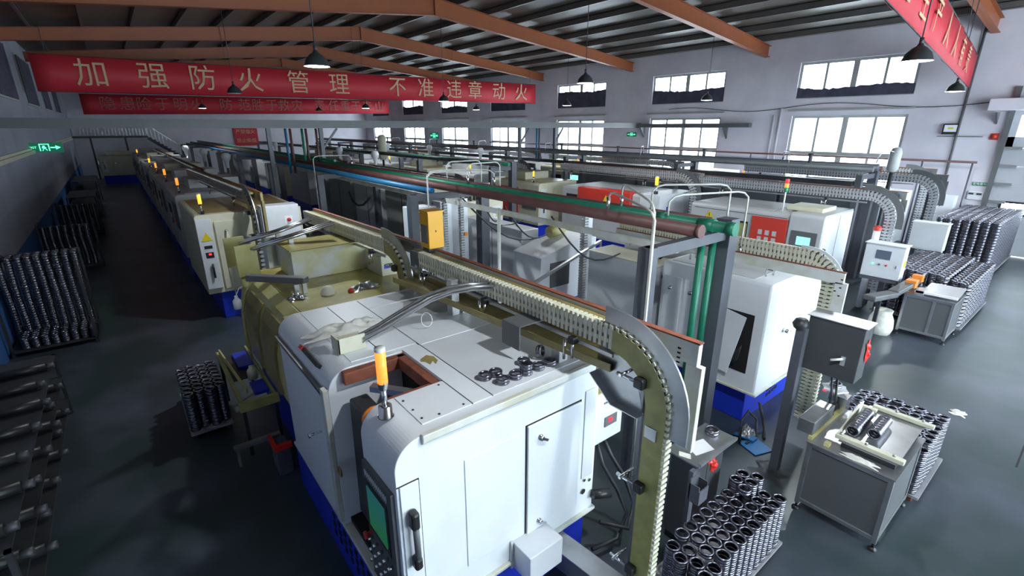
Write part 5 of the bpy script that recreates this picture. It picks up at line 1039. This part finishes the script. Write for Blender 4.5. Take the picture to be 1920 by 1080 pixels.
for c_ in range(9):      # tall columns on the left
    for r_ in range(3):
        x = -2.08+c_*.135; y = 12.65+r_*.16
        for k in range(32):
            if r_ == 0 or k > 29: cands.append((99, x+.006*math.sin(k*.2+c_), y+.002*k, .10+k*.0495, 0, 'l', .94))
for r_ in range(4):
    for c_ in range(8): 
        for k in range(4): cands.append((99, -1.95+c_*.14, 12.0+r_*.14, .1+k*.05, 0, 'l', 1.))
for c_ in range(7):
    for k in range(24): cands.append((99, -2.0+c_*.16+.01*math.sin(k*.3), 19.0, .1+k*.05, 0, 'l', 1.1)); 
    for k in range(22): cands.append((99, -1.95+c_*.16, 25.0, .1+k*.05, 0, 'l', 1.1))
for r_ in range(9):      # heap by the yellow table
    for c_ in range(4):
        x = .15+c_*.125; y = 7.05+r_*.135+(c_ % 2)*.06
        for k in range(11-(r_ > 6)*2):
            if k >= 8 or c_ < 2 or r_ < 2: cands.append((99, x, y, .112+k*.0505, 0, 'h', 1.))
near = sorted([c for c in cands if c[0] < 90 and (c[4] < 12)], key=lambda c: c[0]+.25*c[4]+.0)
def seen(c):   # ring is on top of a stack or on the sides that face the camera
    if c[4] == 0: return True
    if c[5] == g1: return c[2] < 1.36 or c[1] < 3.1 or (c[1] > 4.1)
    return c[2] < .72 or c[1] > 7.05 or (c[1] < 6.4 and c[4] < 3)
vis = [c for c in near if seen(c)]; ind = vis[:272]; rest = [c for c in cands if c not in ind and (c[0] > 90 or seen(c))]
for c in ind:
    ring((c[1], c[2], c[3]), 'steel ring in the upright stacks on the pallet by the grey cabinet' if c[5] == g1 else 'steel ring in the upright stacks behind the near sorting table', c[5], (0,0,random.uniform(0,6)), c[6])
rs = MB(); lo = MB().lathe((0,0,0), [(RO,.003),(RO,.022),(RO-.005,.025),(RO,.028),(RO,.047),(RO-.014,.047),(RO-.014,.003)], 12, close=True)
for c in rest:
    s_ = c[6]; o_ = len(rs.v); rs.v += [(c[1]+v[0]*s_, c[2]+v[1]*s_, c[3]+v[2]*s_) for v in lo.v]; rs.f += [tuple(i+o_ for i in f_) for f_ in lo.f]; rs.sm += [True]*len(lo.f)
o_ = one('machined_rings', rs, M['ring'], 'remaining steel rings stacked on the pallets and along the left wall', 'ring'); o_['kind'] = 'stuff'
# filler core for the deep stacks
# left storage racks
def srack(x0, x1, y0, y1, z1, label, shelves):
    t = T('storage_rack', label, 'rack', ((x0+x1)/2, (y0+y1)/2, 0))
    for a in (x0, x1-.04):
        for b_ in (y0, y1-.04): P('upright', MB().box(a, a+.04, b_, b_+.04, 0, z1), M['dark'], t)
    for z in shelves: P('shelf', MB().box(x0, x1, y0, y1, z-.02, z), M['dark'], t)
    return t
srack(-2.15, -.92, 11.85, 13.2, 1.66, 'low dark steel frame holding the tall ring columns at the left wall', (.1,))
srack(-2.1, -.85, 18.8, 19.3, 1.4, 'dark frame holding the second ring columns along the left wall', (.1,))
srack(-2.1, -.85, 24.8, 25.3, 1.3, 'dark frame holding the third ring columns along the left wall', (.1,))
M['dark2b'] = mat('dull_shaft_end', (.09,.09,.10), .5, .3, noise=.4, scale=9)
t = srack(-2.0, -1.2, 4.6, 8.9, .95, 'dark rack of shafts in the lower left corner of the view', (.25, .6, .95))
k_ = 0
for z in (.25, .6, .95):
    for i in range(7):
        y = 4.8+i*.58+(.1 if z == .6 else 0); k_ += 1; x = -1.42+.05*math.sin(i*2.1)
        o = T('steel_shaft', 'dull steel stepped shaft lying in the dark lower-left rack', 'shaft', (x, y, z), 'shafts in the lower-left rack')
        P('shaft_body', MB().cyl((x-.3,y,z+.06),(x+.18,y+.02,z+.06),.055,12), M['black'], o); P('shaft_end', MB().cyl((x+.18,y+.02,z+.06),(x+.26,y+.02,z+.06),.038,12), M['dark2b'], o)
one('board', MB().box(-2.1, -1.5, 8.95, 9.9, .5, .52).box(-2.05,-2.0,9,9.05,0,.5).box(-1.6,-1.55,9,9.05,0,.5).box(-1.6,-1.55,9.8,9.85,0,.5).box(-2.05,-2.0,9.8,9.85,0,.5), M['dgrey'], 'dark low bench against the left wall behind the shaft rack', 'bench')
srack(-1.9, -.95, 27.5, 30.5, 1.2, 'dark slatted rack along the left wall halfway down the hall', (.4,.8,1.2))
srack(-1.9, -.95, 33, 37, 1.4, 'farther dark rack along the left wall', (.5,1.0,1.4))
# floor marks
struct('trim_floor_joint', MB().box(8.0, 22, -.02, 0.0, .0, .002), M['hole'])
crumpled('paper_scrap', 9.0, .72, .002, .2, .16, .03, 'rag', 'small crumpled pale scrap lying on the open floor at right', 'scrap')
